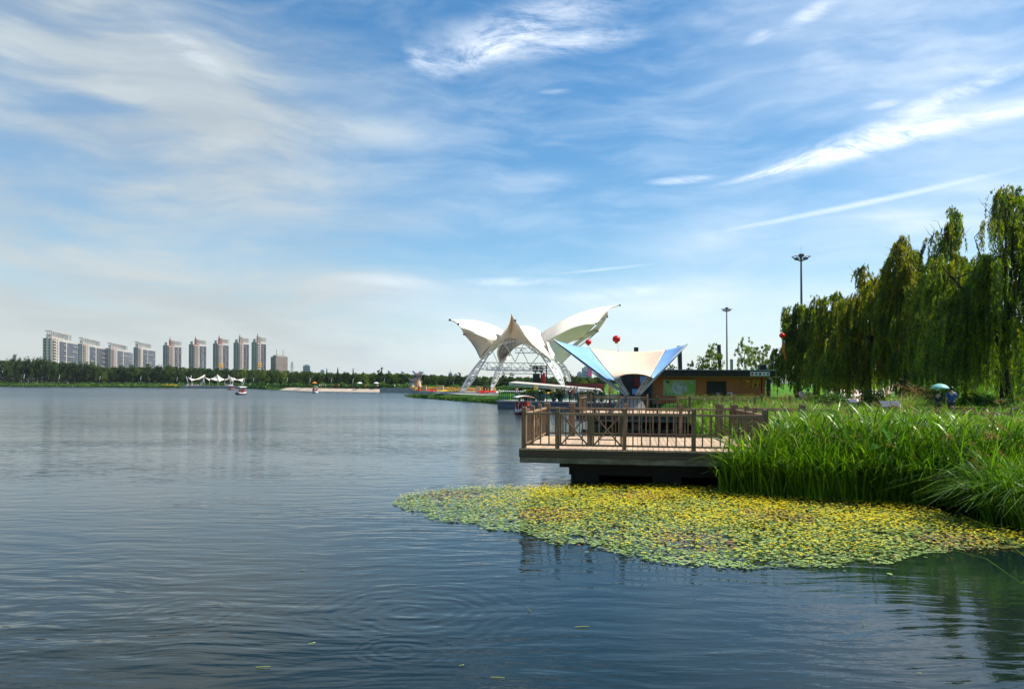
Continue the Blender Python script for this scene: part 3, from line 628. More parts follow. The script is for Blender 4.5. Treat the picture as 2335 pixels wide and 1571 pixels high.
# ------------------------------------------------------------------ stone platform with glass railing and plants
pl_ = thing('stone_platform', 'dark grey stone platform with a pale deck rising from the water behind the pedal boat', 'platform', (PX(1137,94), 94, 0))
c0, c1_ = Vector((PX(1136,94), 94, 0)), Vector((PX(1330,88), 88, 0)); dd = (c1_-c0); pd = dd.normalized(); pn = Vector((-pd.y, pd.x, 0))
wall = MB(); k = 11
ext = c0+pd*26
for i in range(13):
    a = c0+pd*(i*2.0); stick('wall_panel', pl_, a+pd*0.02+Vector((0,0,.33)), a+pd*1.98+Vector((0,0,.33)), 0.3, 0.72, M['granite'])
mb = MB(); mb.prism([(q.x, q.y) for q in (c0+pn*0.2, ext+pn*0.2, ext+pn*24, c0+pn*24-pd*0)], -0.3, 0.68); mb.build('core', M['pier'], pl_)
mb = MB(); mb.prism([(q.x, q.y) for q in (c0-pn*0.3-pd*.2, ext-pn*0.3, ext+pn*24, c0+pn*24-pd*.2)], 0.72, 0.90); mb.build('deck_slab', M['stone'], pl_)
gr = thing('glass_railing', 'black railing with pale round caps and green glass along the edge of the stone platform', 'railing', (c0.x, c0.y, 0.9))
cap = MB().lathe((0,0,0), [(0.02,0),(0.09,0.04),(0.10,0.10),(0.06,0.17),(0.01,0.18)], 8)
for i in range(36):
    p = c0+pd*(0.15+i*0.30 if i < 12 else 0.15+3.6+(i-12)*1.0)+Vector((0,0,0.9))
    big = (i == 0 or i >= 12)
    a = stick('post', gr, p, p+Vector((0,0,1.02 if not big else 1.12)), 0.055 if not big else 0.11, None, M['black_metal'])
    if i < 12 or i % 2 == 0:
        me = bpy.data.meshes.get('railing_cap') or cap.mesh('railing_cap')
        if not me.materials: me.materials.append(M['white'])
        o = bpy.data.objects.new('cap', me); COL.objects.link(o); o.parent = gr; o.location = p+Vector((0,0,1.12 if big else 1.02))-Vector(gr.location)
for i in range(15):
    a = c0+pd*(0.25+i*1.6)+Vector((0,0,1.36)); 
    stick('glass_pane', gr, a, a+pd*1.45, 0.02, 0.72, M['glass'])
stick('handrail', gr, c0+pd*0.1+Vector((0,0,1.80)), ext-pd*0.2+Vector((0,0,1.80)), 0.05, 0.05, M['black_metal'])
def potted(label, p, m, r, h, pot=0.35):
    t_ = thing('potted_plant', label, 'potted plant', p, group='potted plants on the stone platform', world=False)
    MB().lathe((0,0,0), [(pot*0.6,0),(pot*0.95,pot*1.1),(pot,pot*1.15),(pot*0.8,pot*1.1)], 12).build('pot', M['black'], t_)
    foliage_ball('foliage', t_, (0,0,pot*1.1+h*0.5), (r, r, h*0.55), 700, 0.11, m)
    return t_
def foliage_ball(name, parent, c, rad, n, size, m, seed=None):
    g = RNG if seed is None else np.random.default_rng(seed)
    d = g.normal(size=(n, 3)); d /= np.linalg.norm(d, axis=1)[:, None]
    lump = 1+0.22*np.sin(d[:, 0]*5+d[:, 2]*4)+0.18*np.sin(d[:, 1]*7+1)
    r = (g.uniform(0, 1, n)**0.45)*lump; c_ = np.array(c)+d*r[:, None]*np.array(rad)
    V = leaf_quads(c_, g, size); o = link(name, npmesh(name, V, np.arange(len(V)).reshape(-1, 4), [m]), parent); return o
def leaf_quads(c, g, size, asp=0.55):
    n = len(c); a = g.normal(size=(n, 3)); a /= np.linalg.norm(a, axis=1)[:, None]
    b_ = g.normal(size=(n, 3)); b_ -= a*(a*b_).sum(1)[:, None]; b_ /= np.linalg.norm(b_, axis=1)[:, None]
    s = (size*g.uniform(0.6, 1.3, n))[:, None]; a = a*s; b_ = b_*s*asp
    return np.stack([c-a, c-b_, c+a, c+b_], 1).reshape(-1, 3)
# ------------------------------------------------------------------ large white winged tent on the point
def C4(x, y): return (1000+x/5.18, 660+y/5.18)        # a close-up of the photograph, used to read off the outline
def Q(x, y, Y): return P(*C4(x, y), Y)
TB = (PX(1160,165), 165, 1.0)
tent = thing('tensile_tent', 'large white winged tent with a central peak and long upswept wings, on truss legs', 'tent', TB)
def skin(name, curves, nu=26, nv=10, m='fabric', parent=tent, th=0.06, label=None):
    lo = loft(curves, nu, nv); o = lo.build(name, M[m], parent, True); sheet(o, th)
    if nu > 12:
        step = 4 if nu >= 26 else 5
        for i in range(step, nu-1, step):
            MB().tube([lo.v[i*nv+j] for j in range(nv)], th*.55, 4, caps=False).build('seam', M['seam'], o)
    if label: o['label'] = label
    return o
M['seam'] = mat('stitched_seam', (0.60,0.54,0.44), 0.7, (0.52,0.46,0.38), 1)
YB, YF = 172, 158
# left wing: three bands
skin('membrane', [[Q(130,362,150), Q(250,355,153), Q(400,362,157), Q(560,395,160), Q(680,440,163), Q(815,515,166)],
                  [Q(228,408,152), Q(330,403,155), Q(440,412,157), Q(560,455,159), Q(660,500,161), Q(800,550,163)]], label='upper band of the left wing')
skin('membrane', [[Q(228,408,152), Q(330,403,155), Q(440,412,157), Q(560,455,159), Q(660,500,161), Q(800,550,163)],
                  [Q(262,460,152), Q(350,462,153), Q(470,480,154.5), Q(570,520,155.5), Q(650,560,157), Q(760,610,160)],
                  [Q(308,530,154), Q(400,528,153.5), Q(470,545,153.5), Q(550,575,154), Q(600,605,155), Q(700,660,160)]], label='middle band of the left wing')
skin('membrane', [[Q(308,530,154), Q(400,528,153.5), Q(470,545,153.5), Q(550,575,154), Q(600,605,155), Q(700,660,160)],
                  [Q(350,575,156), Q(420,590,155), Q(480,620,155), Q(530,650,155.5), Q(565,690,156.5), Q(640,715,159)],
                  [Q(385,615,158), Q(425,665,157.5), Q(452,715,157), Q(470,760,157), Q(480,790,157), Q(492,812,157)]], label='lower band of the left wing')
# central hood with its peak
skin('membrane', [[Q(858,276,160), Q(836,370,158.5), Q(775,487,157), Q(700,590,156.5), Q(600,690,156.5), Q(495,812,157)],
                  [Q(858,280,160), Q(850,400,160), Q(810,520,160), Q(730,620,160), Q(620,705,159.5), Q(505,815,157.5)],
                  [Q(858,282,160.5), Q(860,430,162), Q(845,540,163), Q(760,612,163), Q(650,700,161), Q(520,812,158)]], label='left half of the peaked hood')
skin('membrane', [[Q(858,282,160.5), Q(860,430,162), Q(845,540,163), Q(905,590,163), Q(1040,650,162), Q(1180,720,161)],
                  [Q(858,280,160), Q(885,400,160), Q(925,500,160), Q(1010,595,160), Q(1120,680,160), Q(1250,760,159)],
                  [Q(858,276,160), Q(905,365,158.5), Q(960,442,157), Q(1050,580,156.5), Q(1170,705,156.5), Q(1335,832,157)]], label='right half of the peaked hood')
# second hump behind and the roof back to the rear legs
skin('membrane', [[Q(945,440,159), Q(1045,432,163), Q(1130,455,164), Q(1210,505,163)],
                  [Q(1000,540,158), Q(1090,520,160), Q(1160,550,161), Q(1235,600,161)],
                  [Q(1100,640,157.2), Q(1170,640,158), Q(1225,670,158.5), Q(1285,715,159)],
                  [Q(1330,828,157), Q(1333,829,157.2), Q(1336,830,157.4), Q(1339,832,157.6)]], label='rounded hump right of the peak')
skin('membrane', [[Q(778,510,166), Q(860,500,172), Q(950,500,172), Q(1045,480,166)],
                  [Q(740,600,170), Q(860,560,176), Q(960,560,176), Q(1080,600,172)],
                  [Q(690,745,174), Q(730,700,178), Q(800,690,180), Q(900,690,178)],
                  [Q(720,865,176), Q(728,862,176), Q(740,855,176), Q(760,850,176)]], label='shaded rear roof seen under the hood')
# right wing
skin('membrane', [[Q(2140,188,172), Q(2000,200,170), Q(1800,236,168), Q(1600,300,166), Q(1400,400,164), Q(1195,525,164)],
                  [Q(2060,205,170), Q(1930,270,168.5), Q(1790,305,166.5), Q(1600,370,164), Q(1420,455,162), Q(1215,585,162)],
                  [Q(1985,262,168), Q(1862,405,166), Q(1740,415,163.5), Q(1580,455,161.5), Q(1400,545,160), Q(1245,640,160.5)]], 30, 12, label='broad upper band of the right wing')
skin('membrane', [[Q(1862,405,166), Q(1740,415,163.5), Q(1580,455,161.5), Q(1400,545,160), Q(1245,640,160.5)],
                  [Q(1800,470,169), Q(1650,520,167), Q(1500,590,165), Q(1400,640,163), Q(1300,720,160)],
                  [Q(1700,580,173), Q(1560,620,171), Q(1460,690,168), Q(1390,760,163), Q(1342,830,158)]], label='shaded lower band of the right wing')
skin('membrane', [[Q(1984,240,170), Q(1930,262,172), Q(1890,330,172), Q(1875,400,170)],
                  [Q(1995,322,172), Q(1940,345,173), Q(1900,390,173), Q(1870,440,172)],
                  [Q(1880,495,175), Q(1800,530,176), Q(1740,545,176), Q(1600,620,176)]], 14, 8, label='inner tip panel of the right wing')
skin('membrane', [[Q(1880,495,175), Q(1790,560,176), Q(1720,600,176), Q(1640,660,176)],
                  [Q(1760,540,172), Q(1640,610,172), Q(1540,690,171), Q(1470,760,170)],
                  [Q(1560,760,174), Q(1500,810,172), Q(1470,850,171), Q(1450,872,170)]], 14, 8, label='low rear panel of the right wing')
skin('membrane', [[Q(1270,620,159), Q(1400,640,163), Q(1480,690,166), Q(1560,750,172)],
                  [Q(1300,720,158.5), Q(1370,740,162), Q(1430,790,167), Q(1480,830,170)],
                  [Q(1340,828,158), Q(1360,835,161), Q(1410,855,166), Q(1448,878,169.5)]], 14, 8, label='lowest panel over the right rear leg')
# masts, edge cables and scalloped tips
for pts, r in ((([Q(130,362,150), Q(180,375,150.8), Q(228,408,152), Q(275,465,153), Q(306,530,154)]), .09),
               (([Q(2140,188,172), Q(2060,205,171), Q(1985,250,170), Q(1900,330,168), Q(1862,405,166)]), .12),
               (([Q(1210,505,163), Q(1250,610,160), Q(1300,740,158.5), Q(1340,832,157.4)]), .06),
               (([Q(306,530,154), Q(380,612,158), Q(440,700,157), Q(492,812,157)]), .10),
               (([Q(1880,495,175), Q(1762,600,174), Q(1640,690,172), Q(1450,875,170)]), .12),
               (([Q(1862,405,166), Q(1985,325,172)]), .12), (([Q(1830,430,167), Q(1700,580,173), Q(1560,760,174)]), .10)):
    MB().tube(pts, r, 6).build('edge_pole', M['grey_metal'], tent)
def clamp(x, y, Y): MB().box(Q(x, y, Y), (0.45,0.35,0.35)).build('tip_clamp', M['dark_metal'], tent)
for c in ((135,362,150),(232,410,152),(303,531,154),(2138,188,172),(1990,324,172),(1878,495,175),(1862,405,166),(905,368,158.3)): clamp(*c)
for a, c in (((740,565,157),(905,855,164)), ((1040,570,157),(905,855,164)), ((640,740,158),(720,905,168)), ((975,700,162),(1080,905,166)), ((1195,760,162),(1080,905,166))):
    MB().tube([Q(*a), Q(*c)], 0.09, 6).build('strut', M['white_metal'], tent)
def truss(name, lines, m, parent, r=0.10, rb=0.05, n=10):
    """three- or two-chord lattice: lines is a list of chord polylines"""
    ch = [cat_rom(l, n) for l in lines]; mb = MB()
    for c in ch: mb.tube(c, r, 6)
    k = len(ch)
    for i in range(n-1):
        for j in range(k):
            j2 = (j+1) % k
            if k == 2 and j == 1: continue
            mb.tube([ch[j][i], ch[j2][i+1] if i % 2 else ch[j2][i]], rb, 5)
            mb.tube([ch[j][i+1] if i % 2 else ch[j][i], ch[j2][i] if i % 2 else ch[j2][i+1]], rb, 5)
    return mb.build(name, m, parent)
def leg(foot, knee, top, w=0.9):
    f, k, t_ = Vector(foot), Vector(knee), Vector(top); L = []
    for a in (0, 2.1, 4.2):
        o = Vector((math.cos(a)*w, math.sin(a)*w, 0)); L.append([f+o*0.35, f.lerp(k, .5)+o*0.9, k+o*0.9, t_+o*0.4])
    return truss('leg', L, M['white_metal'], tent, 0.17, 0.075, 14)
leg(Q(248,1245,157), Q(430,955,158), Q(575,760,160), 1.0)
leg(Q(612,1190,176), Q(715,930,177), Q(840,790,179), 0.8)
leg(Q(1462,1132,157), Q(1345,930,158), Q(1200,745,160), 1.0)
leg(Q(1545,1085,174), Q(1450,900,173), Q(1345,800,172), 0.8)
# arched lattice under the hood, and the horizontal trusses
truss('arch_truss', [[Q(575,760,160), Q(660,660,161), Q(760,600,162), Q(880,588,162.5), Q(1000,602,162), Q(1100,660,161), Q(1200,745,160)],
                     [Q(600,775,161), Q(680,690,163), Q(780,640,164), Q(880,628,164.5), Q(990,640,164), Q(1080,690,163), Q(1180,770,161)]], M['grey_metal'], tent, .10, .06, 18)
truss('arch_truss', [[Q(720,860,177), Q(740,720,176), Q(800,640,174), Q(880,600,172)], [Q(760,860,178), Q(775,740,177), Q(830,670,175), Q(900,640,173)], [Q(840,790,179), Q(860,700,178), Q(910,650,176), Q(950,620,174)]], M['grey_metal'], tent, .10, .06, 12)
def htruss(x0, y0, x1, y1, h, Y0, Y1, n):
    truss('cross_truss', [[Q(x0,y0,Y0), Q((x0+x1)/2,(y0+y1)/2,(Y0+Y1)/2), Q(x1,y1,Y1)], [Q(x0,y0+h,Y0), Q((x0+x1)/2,(y0+y1)/2+h,(Y0+Y1)/2), Q(x1,y1+h,Y1)]], M['white_metal'], tent, .10, .055, n)
htruss(480, 862, 1245, 872, 82, 159, 160, 13); htruss(560, 920, 1380, 925, 35, 172, 172, 13); htruss(700, 960, 1400, 960, 38, 178, 178, 13); htruss(905, 690, 1170, 690, 62, 168, 168, 6)
# ------------------------------------------------------------------ stage: tilted slab roof over a grassy mound, with a red wall
def rect_sheet(pts, th):
    mb = MB(); a = [Vector(p) for p in pts]; dn = Vector((0,0,-th)); mb.add([*a, *[p+dn for p in a]], [(0,1,2,3),(7,6,5,4),(0,4,5,1),(1,5,6,2),(2,6,7,3),(3,7,4,0)]); return mb
stg = thing('stage', 'long tilted pale stage slab sloping down to the right under the large tent', 'stage', (PX(1260,135), 135, 1.0))
rect_sheet([P(1160,872,132), P(1372,889,124), P(1368,886,150), P(1178,869,160)], 0.55).build('slab', M['stone'], stg)
tag(rect_sheet([P(1378,874.5,150), P(1378,874.5,150.6), P(1296,873.5,160.6), P(1296,873.5,160)], 1.55).build('red_wall', M['dark_red']), 'long low dark red wall standing on the right part of the stage', 'wall')
tag(rect_sheet([P(1300,872.8,165), P(1300,872.8,165.5), P(1212,873.5,165.5), P(1212,873.5,165)], 0.5).build('red_skirting', M['dark_red']), 'thin dark red board along the middle of the stage behind the performers', 'board')
mb = MB(); g = []
for j in range(9):
    for i in range(17):
        px = 1135+i*15; Y = 126+j*5; k = math.sin(math.pi*min(1, (i+.2)/16.4))**0.6*math.sin(math.pi*(j+.05)/8.1)
        mb.v.append((PX(px, Y), Y, 0.98+2.0*max(k, 0)*(1-0.055*i)))
mb.f = [(j*17+i, j*17+i+1, (j+1)*17+i+1, (j+1)*17+i) for j in range(8) for i in range(16)]
tag(mb.build('grass_mound', M['lawn'], smooth=True), kind='structure')
rig = thing('speaker_rig', 'black loudspeaker and lighting rig on the stage under the large tent', 'stage equipment', P(1235,873,168))
r_ = MB()
for x in (1221,1234,1246): r_.tube([P(x,875,168), P(x,833,168)], 0.14, 6)
r_.tube([P(1208,835,168), P(1248,835,168)], 0.14, 6); r_.tube([P(1208,840,168), P(1248,840,168)], 0.10, 6); r_.build('rig_frame', M['black_metal'], rig)
for x, y, w, h in ((1221,841,13,14),(1234,843,9,12),(1223,862,16,20),(1237,862,8,16)):
    c = P(x, y, 167); MB().box(c, (w*.095, 1.0, h*.095)).build('loudspeaker', M['black'], rig)
tag(MB().lathe(P(1240,868,165)-Vector((0,0,0.6)), [(0.3,0),(0.45,0.7),(0.40,1.4),(0.2,2.2),(0.05,2.4)], 10).build('red_costumed_figure', M['redcloth']), 'performer in a red costume beside the loudspeaker rig on the stage', 'drape')  # simple turned form standing for the red costumed performer
# ------------------------------------------------------------------ blue and cream canopy on its concrete foot
def C5(x, y): return (1220+x/5.8275, 740+y/5.8275)
def K(x, y, Y): return P(*C5(x, y), Y)
cn = thing('canopy', 'cream and sky blue tensile canopy spread like wings from a pale concrete foot', 'canopy', (PX(1441,62.5), 62.5, 0))
skc = lambda nm, cv, mm, lb, a=20, c=12: skin(nm, cv, a, c, mm, cn, 0.03, lb)
skc('membrane', [[K(722,312,68), K(1000,350,69.5), K(1180,361,70), K(1350,362,70), K(1560,353,69.5), K(1735,336,68)],
                 [K(835,470,65), K(1030,478,66.2), K(1200,484,66.7), K(1350,484,66.7), K(1500,480,66.2), K(1660,470,65)],
                 [K(950,600,62.6), K(1070,592,63.2), K(1200,585,63.6), K(1330,585,63.6), K(1460,590,63.2), K(1600,590,62.6)],
                 [K(1066,738,60.5), K(1110,698,60.3), K(1200,664,60.2), K(1330,655,60.2), K(1450,668,60.3), K(1532,697,60.5)]], 'fabric_cream', 'cream centre panel with an arched lower edge', 28, 14)
skc('membrane', [[K(246,203,64), K(430,258,65.8), K(580,292,67.2), K(722,312,68)],
                 [K(560,440,62.6), K(660,470,63.2), K(760,470,63.8), K(835,470,65)],
                 [K(970,738,60.6), K(1000,741,60.5), K(1030,742,60.4), K(1062,740,60.4)]], 'fabric_blue', 'left blue wing panel')
skc('membrane', [[K(1738,338,68), K(1830,318,67), K(1930,290,65.6), K(2022,260,64)],
                 [K(1662,470,65), K(1720,480,64.2), K(1800,470,63.6), K(1860,430,63.2)],
                 [K(1536,697,60.5), K(1548,712,60.4), K(1562,714,60.5), K(1582,706,60.6)]], 'fabric_blue', 'right blue wing panel')
# rear half of the membrane, sloping down behind
skc('membrane', [[K(722,312,68), K(1000,350,69.5), K(1180,361,70), K(1350,362,70), K(1560,353,69.5), K(1735,336,68)],
                 [K(900,470,72), K(1060,480,73), K(1200,490,73.5), K(1350,490,73.5), K(1480,480,73), K(1600,470,72)],
                 [K(1060,700,74), K(1120,690,75), K(1200,670,76), K(1330,668,76), K(1430,680,75), K(1500,700,74)]], 'fabric_cream', 'rear half of the cream roof, seen from below through the arch', 20, 10)
foot = MB(); bz = 0.0
fc = Vector((PX(1440,62), 62.6, 0))
foot.add([fc+Vector(v) for v in ((-1.35,-1.0,0.6),(1.35,-1.0,0.6),(1.35,1.0,0.6),(-1.35,1.0,0.6),(-0.66,-0.6,1.93),(0.66,-0.6,1.93),(0.66,0.6,1.93),(-0.66,0.6,1.93))],
         [(0,3,2,1),(4,5,6,7),(0,1,5,4),(1,2,6,5),(2,3,7,6),(3,0,4,7)])
foot.box((fc.x, fc.y, 0.25), (3.6, 2.8, 0.75)); foot.build('concrete_foot', M['stone'], cn)
b0 = K(1205,932,62.2); b1 = K(1380,932,62.2)
for nm, a, c, r in (('boom', b0, K(246,203,64), .10), ('boom', b1, K(2022,260,64), .10), ('boom', b0+Vector((.1,.5,0)), K(700,600,68.5), .07)):
    MB().tube([a, Vector(a).lerp(Vector(c), .5)+Vector((0,0,.0)), c], [r*1.15, r*1.2, r*.7], 10).build(nm, M['white_metal'], cn)
truss('mast_truss', [[K(1225,932,62.0), K(1070,745,60.5)], [K(1245,930,62.6), K(1110,712,61.2)]], M['white_metal'], cn, .075, .035, 9)
truss('mast_truss', [[K(1340,932,62.0), K(1480,700,60.6)], [K(1375,932,62.4), K(1530,705,60.8)]], M['white_metal'], cn, .075, .035, 9)
for a, c in (((722,312,68),(1062,740,60.4)),((1736,337,68),(1536,697,60.5)),((246,203,64),(970,738,60.6))): MB().tube([K(*a), K(*c)], .03, 5).build('seam_cable', M['black_metal'], cn)
# ------------------------------------------------------------------ restaurant
RY = 80.0
rs = thing('restaurant', 'low ochre restaurant with a dark overhanging flat roof and a green mural', 'building', (PX(1625,RY), RY, 1.0))
def rx(px): return PX(px, RY)
zt = P(1625,858,RY).z
def wallpiece(x0, x1, z0, z1, m=M['wall_ochre'], y=RY, d=0.3, name='wall', par=None):
    return MB().box(((x0+x1)/2, y+d/2, (z0+z1)/2), (x1-x0, d, z1-z0)).build(name, m, par or rs)
dl, dr = rx(1611), rx(1656); dtz = P(1630,869,RY).z
wallpiece(rx(1489), dl, 0.9, zt); wallpiece(dl, dr, dtz, zt); wallpiece(dr, rx(1745), 0.9, zt)
wallpiece(rx(1478), rx(1489), 0.9, zt, M['granite'], name='corner_pier'); wallpiece(rx(1735), rx(1737.2), 0.9, zt, M['black'], RY-0.05, 0.1, 'downpipe')
MB().box(((rx(1478)+rx(1745))/2, RY+5.2, (0.9+zt)/2), (rx(1745)-rx(1478)-.02, 9.8, zt-0.9)).build('rear_volume', M['wall_ochre'], rs)
door = wallpiece(dl+0.05, dr-0.05, 0.9, dtz-0.05, M['black'], RY+0.12, 0.05, 'door')
for a, c in ((dl, dl+.12), (dr-.12, dr)): wallpiece(a, c, 0.9, dtz, M['eave'], RY-0.03, 0.16, 'door_jamb', door)
wallpiece(dl, dr, dtz-0.1, dtz, M['eave'], RY-0.035, 0.16, 'door_lintel', door)
wallpiece(rx(1633), rx(1641), 1.6, 2.1, M['grey_metal'], RY+0.09, 0.02, 'door_notice', door)
ztop = P(1600,844,RY-1.4).z; zbot = P(1600,857.5,RY-1.4).z
MB().box(((rx(1470)+rx(1757))/2, RY+4.4, (ztop+zbot)/2), (rx(1757)-rx(1470), 11.8, ztop-zbot)).build('roof', M['eave'], rs); roof = bpy.data.objects['roof'] if 'roof' in bpy.data.objects else rs
for i in range(14):
    x = rx(1500)+i*0.88; MB().box((x+0.4, RY-0.8, zbot-0.045), (0.80, 1.0, 0.05)).build('soffit_strip', M['path'], roof)
for i in range(26):
    x = rx(1487)+i*0.46; MB().box((x, RY-1.525, (ztop+zbot)/2), (0.44, 0.05, ztop-zbot-0.04)).build('fascia_panel', M['eave'], roof)
tag(MB().box(P(1753,885,RY-1)+Vector((0,0,0)), (0.22,0.5,1.9)).build('leaning_board', M['black']), 'narrow black board standing at the right corner of the restaurant', 'board')
ac = thing('air_conditioner', 'white outdoor air conditioning unit on the ground against the restaurant wall', 'air conditioner', P(1664,903,RY-.5))
MB().box(P(1664,900,RY-.5), (.42,.35,.5)).build('casing', M['white'], ac); MB().lathe((0,0,0), [(.14,0),(.14,.02)], 14).build('fan_grille', M['black'], ac).matrix_basis = Matrix.Translation(P(1663.5,900,RY-.70)-Vector(ac.location)) @ Matrix.Rotation(R(90), 4, 'X')
MB().box((rx(1620), RY-1.6, ztop+.02), (rx(1757)-rx(1480), .12, .08)).build('gutter', M['grey_metal'], rs)
# vent box on the roof
tag(MB().box(P(1738,839,RY+2), (0.65,0.8,0.65)).build('roof_vent', M['black']), 'black box standing on the right end of the restaurant roof', 'vent box')
# menu strip with pictures of dishes
ms = thing('menu_sign', 'white strip sign with small red dish pictures on the restaurant roof edge', 'sign', P(1733,853,RY-1.6))
c = P(1733,852.5,RY-1.6); w = 43*RY/F; h = 9*RY/F
MB().box(c, (w, .04, h)).build('sign_board', M['white'], ms)
for i in range(5):
    q = c+Vector((-w/2+w*(i+.5)/5, -.03, 0)); MB().lathe((0,0,0), [(0.13,0),(0.13,0.01)], 12).build('dish_picture', (M['red'], M['greycloth'], M['wine'], M['grey_metal'], M['greycloth'])[i], ms).matrix_basis = Matrix.Translation(q-Vector(ms.location)) @ Matrix.Rotation(R(90), 4, 'X')
# green mural board
mu = thing('mural_board', 'green mural board with a pale circle and a palm tree on the restaurant wall', 'sign', P(1546,882.5,RY))
mg = mat('green_print', (0.20,0.42,0.06), 0.5, (0.45,0.58,0.30), 0.45, coord='World')
c = P(1549,884,RY-0.06); mw, mh = 72*RY/F, 35.5*RY/F
MB().box(c, (mw+.08, .05, mh+.08)).build('mural_frame', M['cream_stone'], mu); mpr = MB().box(c-Vector((0,.03,0)), (mw, .03, mh)).build('mural_print', mg, mu)
def disc(name, x, z, r, m, y=-.05, sz=1.0, n=20):
    mb = MB(); mb.add([(c.x+x+r*math.cos(2*math.pi*k/n), c.y+y, c.z+z+r*sz*math.sin(2*math.pi*k/n)) for k in range(n)], [tuple(range(n))]); return mb.build(name, m, mpr)
pale = mat('pale_print', (0.55,0.62,0.62), 0.5); pg = mat('palm_print', (0.16,0.33,0.14), 0.5); dk = mat('dark_print', (0.05,0.06,0.07), 0.5)
disc('pale_circle', 0.0, 0.0, 0.80, pale, -.05, 0.87)
pm = MB(); 
for x0, xt, z0, zt_ in ((0.28,0.34,-.62,.18),(0.42,0.50,-.62,.22),(0.55,0.46,-.62,-.1)):
    pm.add([(c.x+x0-.03, c.y-.056, c.z+z0), (c.x+x0+.05, c.y-.056, c.z+z0), (c.x+xt+.02, c.y-.056, c.z+zt_), (c.x+xt-.02, c.y-.056, c.z+zt_)], [(0,1,2,3)])
for a in range(7):
    an = R(20+a*24); x, z = .36, .20
    e = (x+.42*math.cos(an), z+.22*math.sin(an)-.10*abs(math.cos(an)))
    mdx, mdz = x+.25*math.cos(an), z+.20*math.sin(an)+.04
    pm.add([(c.x+x, c.y-.058, c.z+z), (c.x+mdx, c.y-.058, c.z+mdz-.035), (c.x+e[0], c.y-.058, c.z+e[1]), (c.x+mdx, c.y-.058, c.z+mdz+.035)], [(0,1,2,3)])
pm.build('palm_print', pg, mpr)
for i, (x, z) in enumerate(((-.34,.60),(-.05,.68),(.22,.62),(.45,.50),(-.45,.22),(-.42,.05),(-.28,-.05),(-.25,-.30),(-.40,-.15))): disc('dot', x, z, .055, M['red'], -.057, 1, 8)
for x, z, r in ((-1.3,.62,.14),(-1.12,.58,.12),(-1.2,.45,.08),(1.15,.60,.15),(1.3,.50,.12),(-1.4,-.66,.09),(-.98,-.64,.09),(-.62,-.62,.09),(-.2,-.66,.07),(.62,-.66,.09),(1.02,-.66,.08),(1.38,-.66,.10)): disc('dark_blot', x, z, r, dk if x < 1 else pale, -.052, .8, 9)
# 餐厅 in raised yellow characters
txm = mat('amber_letter', (1.0,0.50,0.03), 0.4, (1.0,0.42,0.02), 2); txd = mat('brown_letter_edge', (0.20,0.05,0.01), 0.6)
for off, mm, ext, yy in ((0.055, txd, 0.015, -.045), (0.0, txm, 0.02, -.085)):
    for i, chx in enumerate('餐厅'):
        cu = bpy.data.curves.new('lettering', 'FONT'); cu.body = chx; cu.size = 0.98; cu.extrude = ext; cu.offset = off*0.6+0.012; cu.align_x = 'CENTER'; cu.align_y = 'CENTER'; cu.materials.append(mm)
        tmp = bpy.data.objects.new('tmp', cu); COL.objects.link(tmp); dg = bpy.context.evaluated_depsgraph_get(); tme = bpy.data.meshes.new_from_object(tmp.evaluated_get(dg)); bpy.data.objects.remove(tmp)
        o = bpy.data.objects.new('letter' if off == 0 else 'letter_edge', tme); COL.objects.link(o)
        p = P((1700,1724)[i], 877, RY); o.parent = rs; o.location = Vector((p.x, RY+yy, p.z))-Vector(rs.location); o.rotation_euler = (R(90), 0, 0)
# interior panels seen through the canopy: dark kiosk with red and blue posters
kz = thing('kiosk', 'dark kiosk with red and blue panels standing behind the canopy, left of the restaurant', 'kiosk', (PX(1450,78), 79, 1))
MB().box((PX(1452,79.5), 80.4, 2.6), (3.1, 1.6, 3.4)).build('body', M['black'], kz)
for px, py, w, h, m in ((1453,872,14,22,M['dark_red']),(1466,866,12,16,M['fabric_blue']),(1450,893,16,12,M['fabric_blue']),(1466,890,9,22,M['panel_grey'])):
    p = P(px, py, 79.4); MB().box((p.x, 79.52, p.z), (w*79.5/F, .06, h*79.5/F)).build('panel', m, kz)
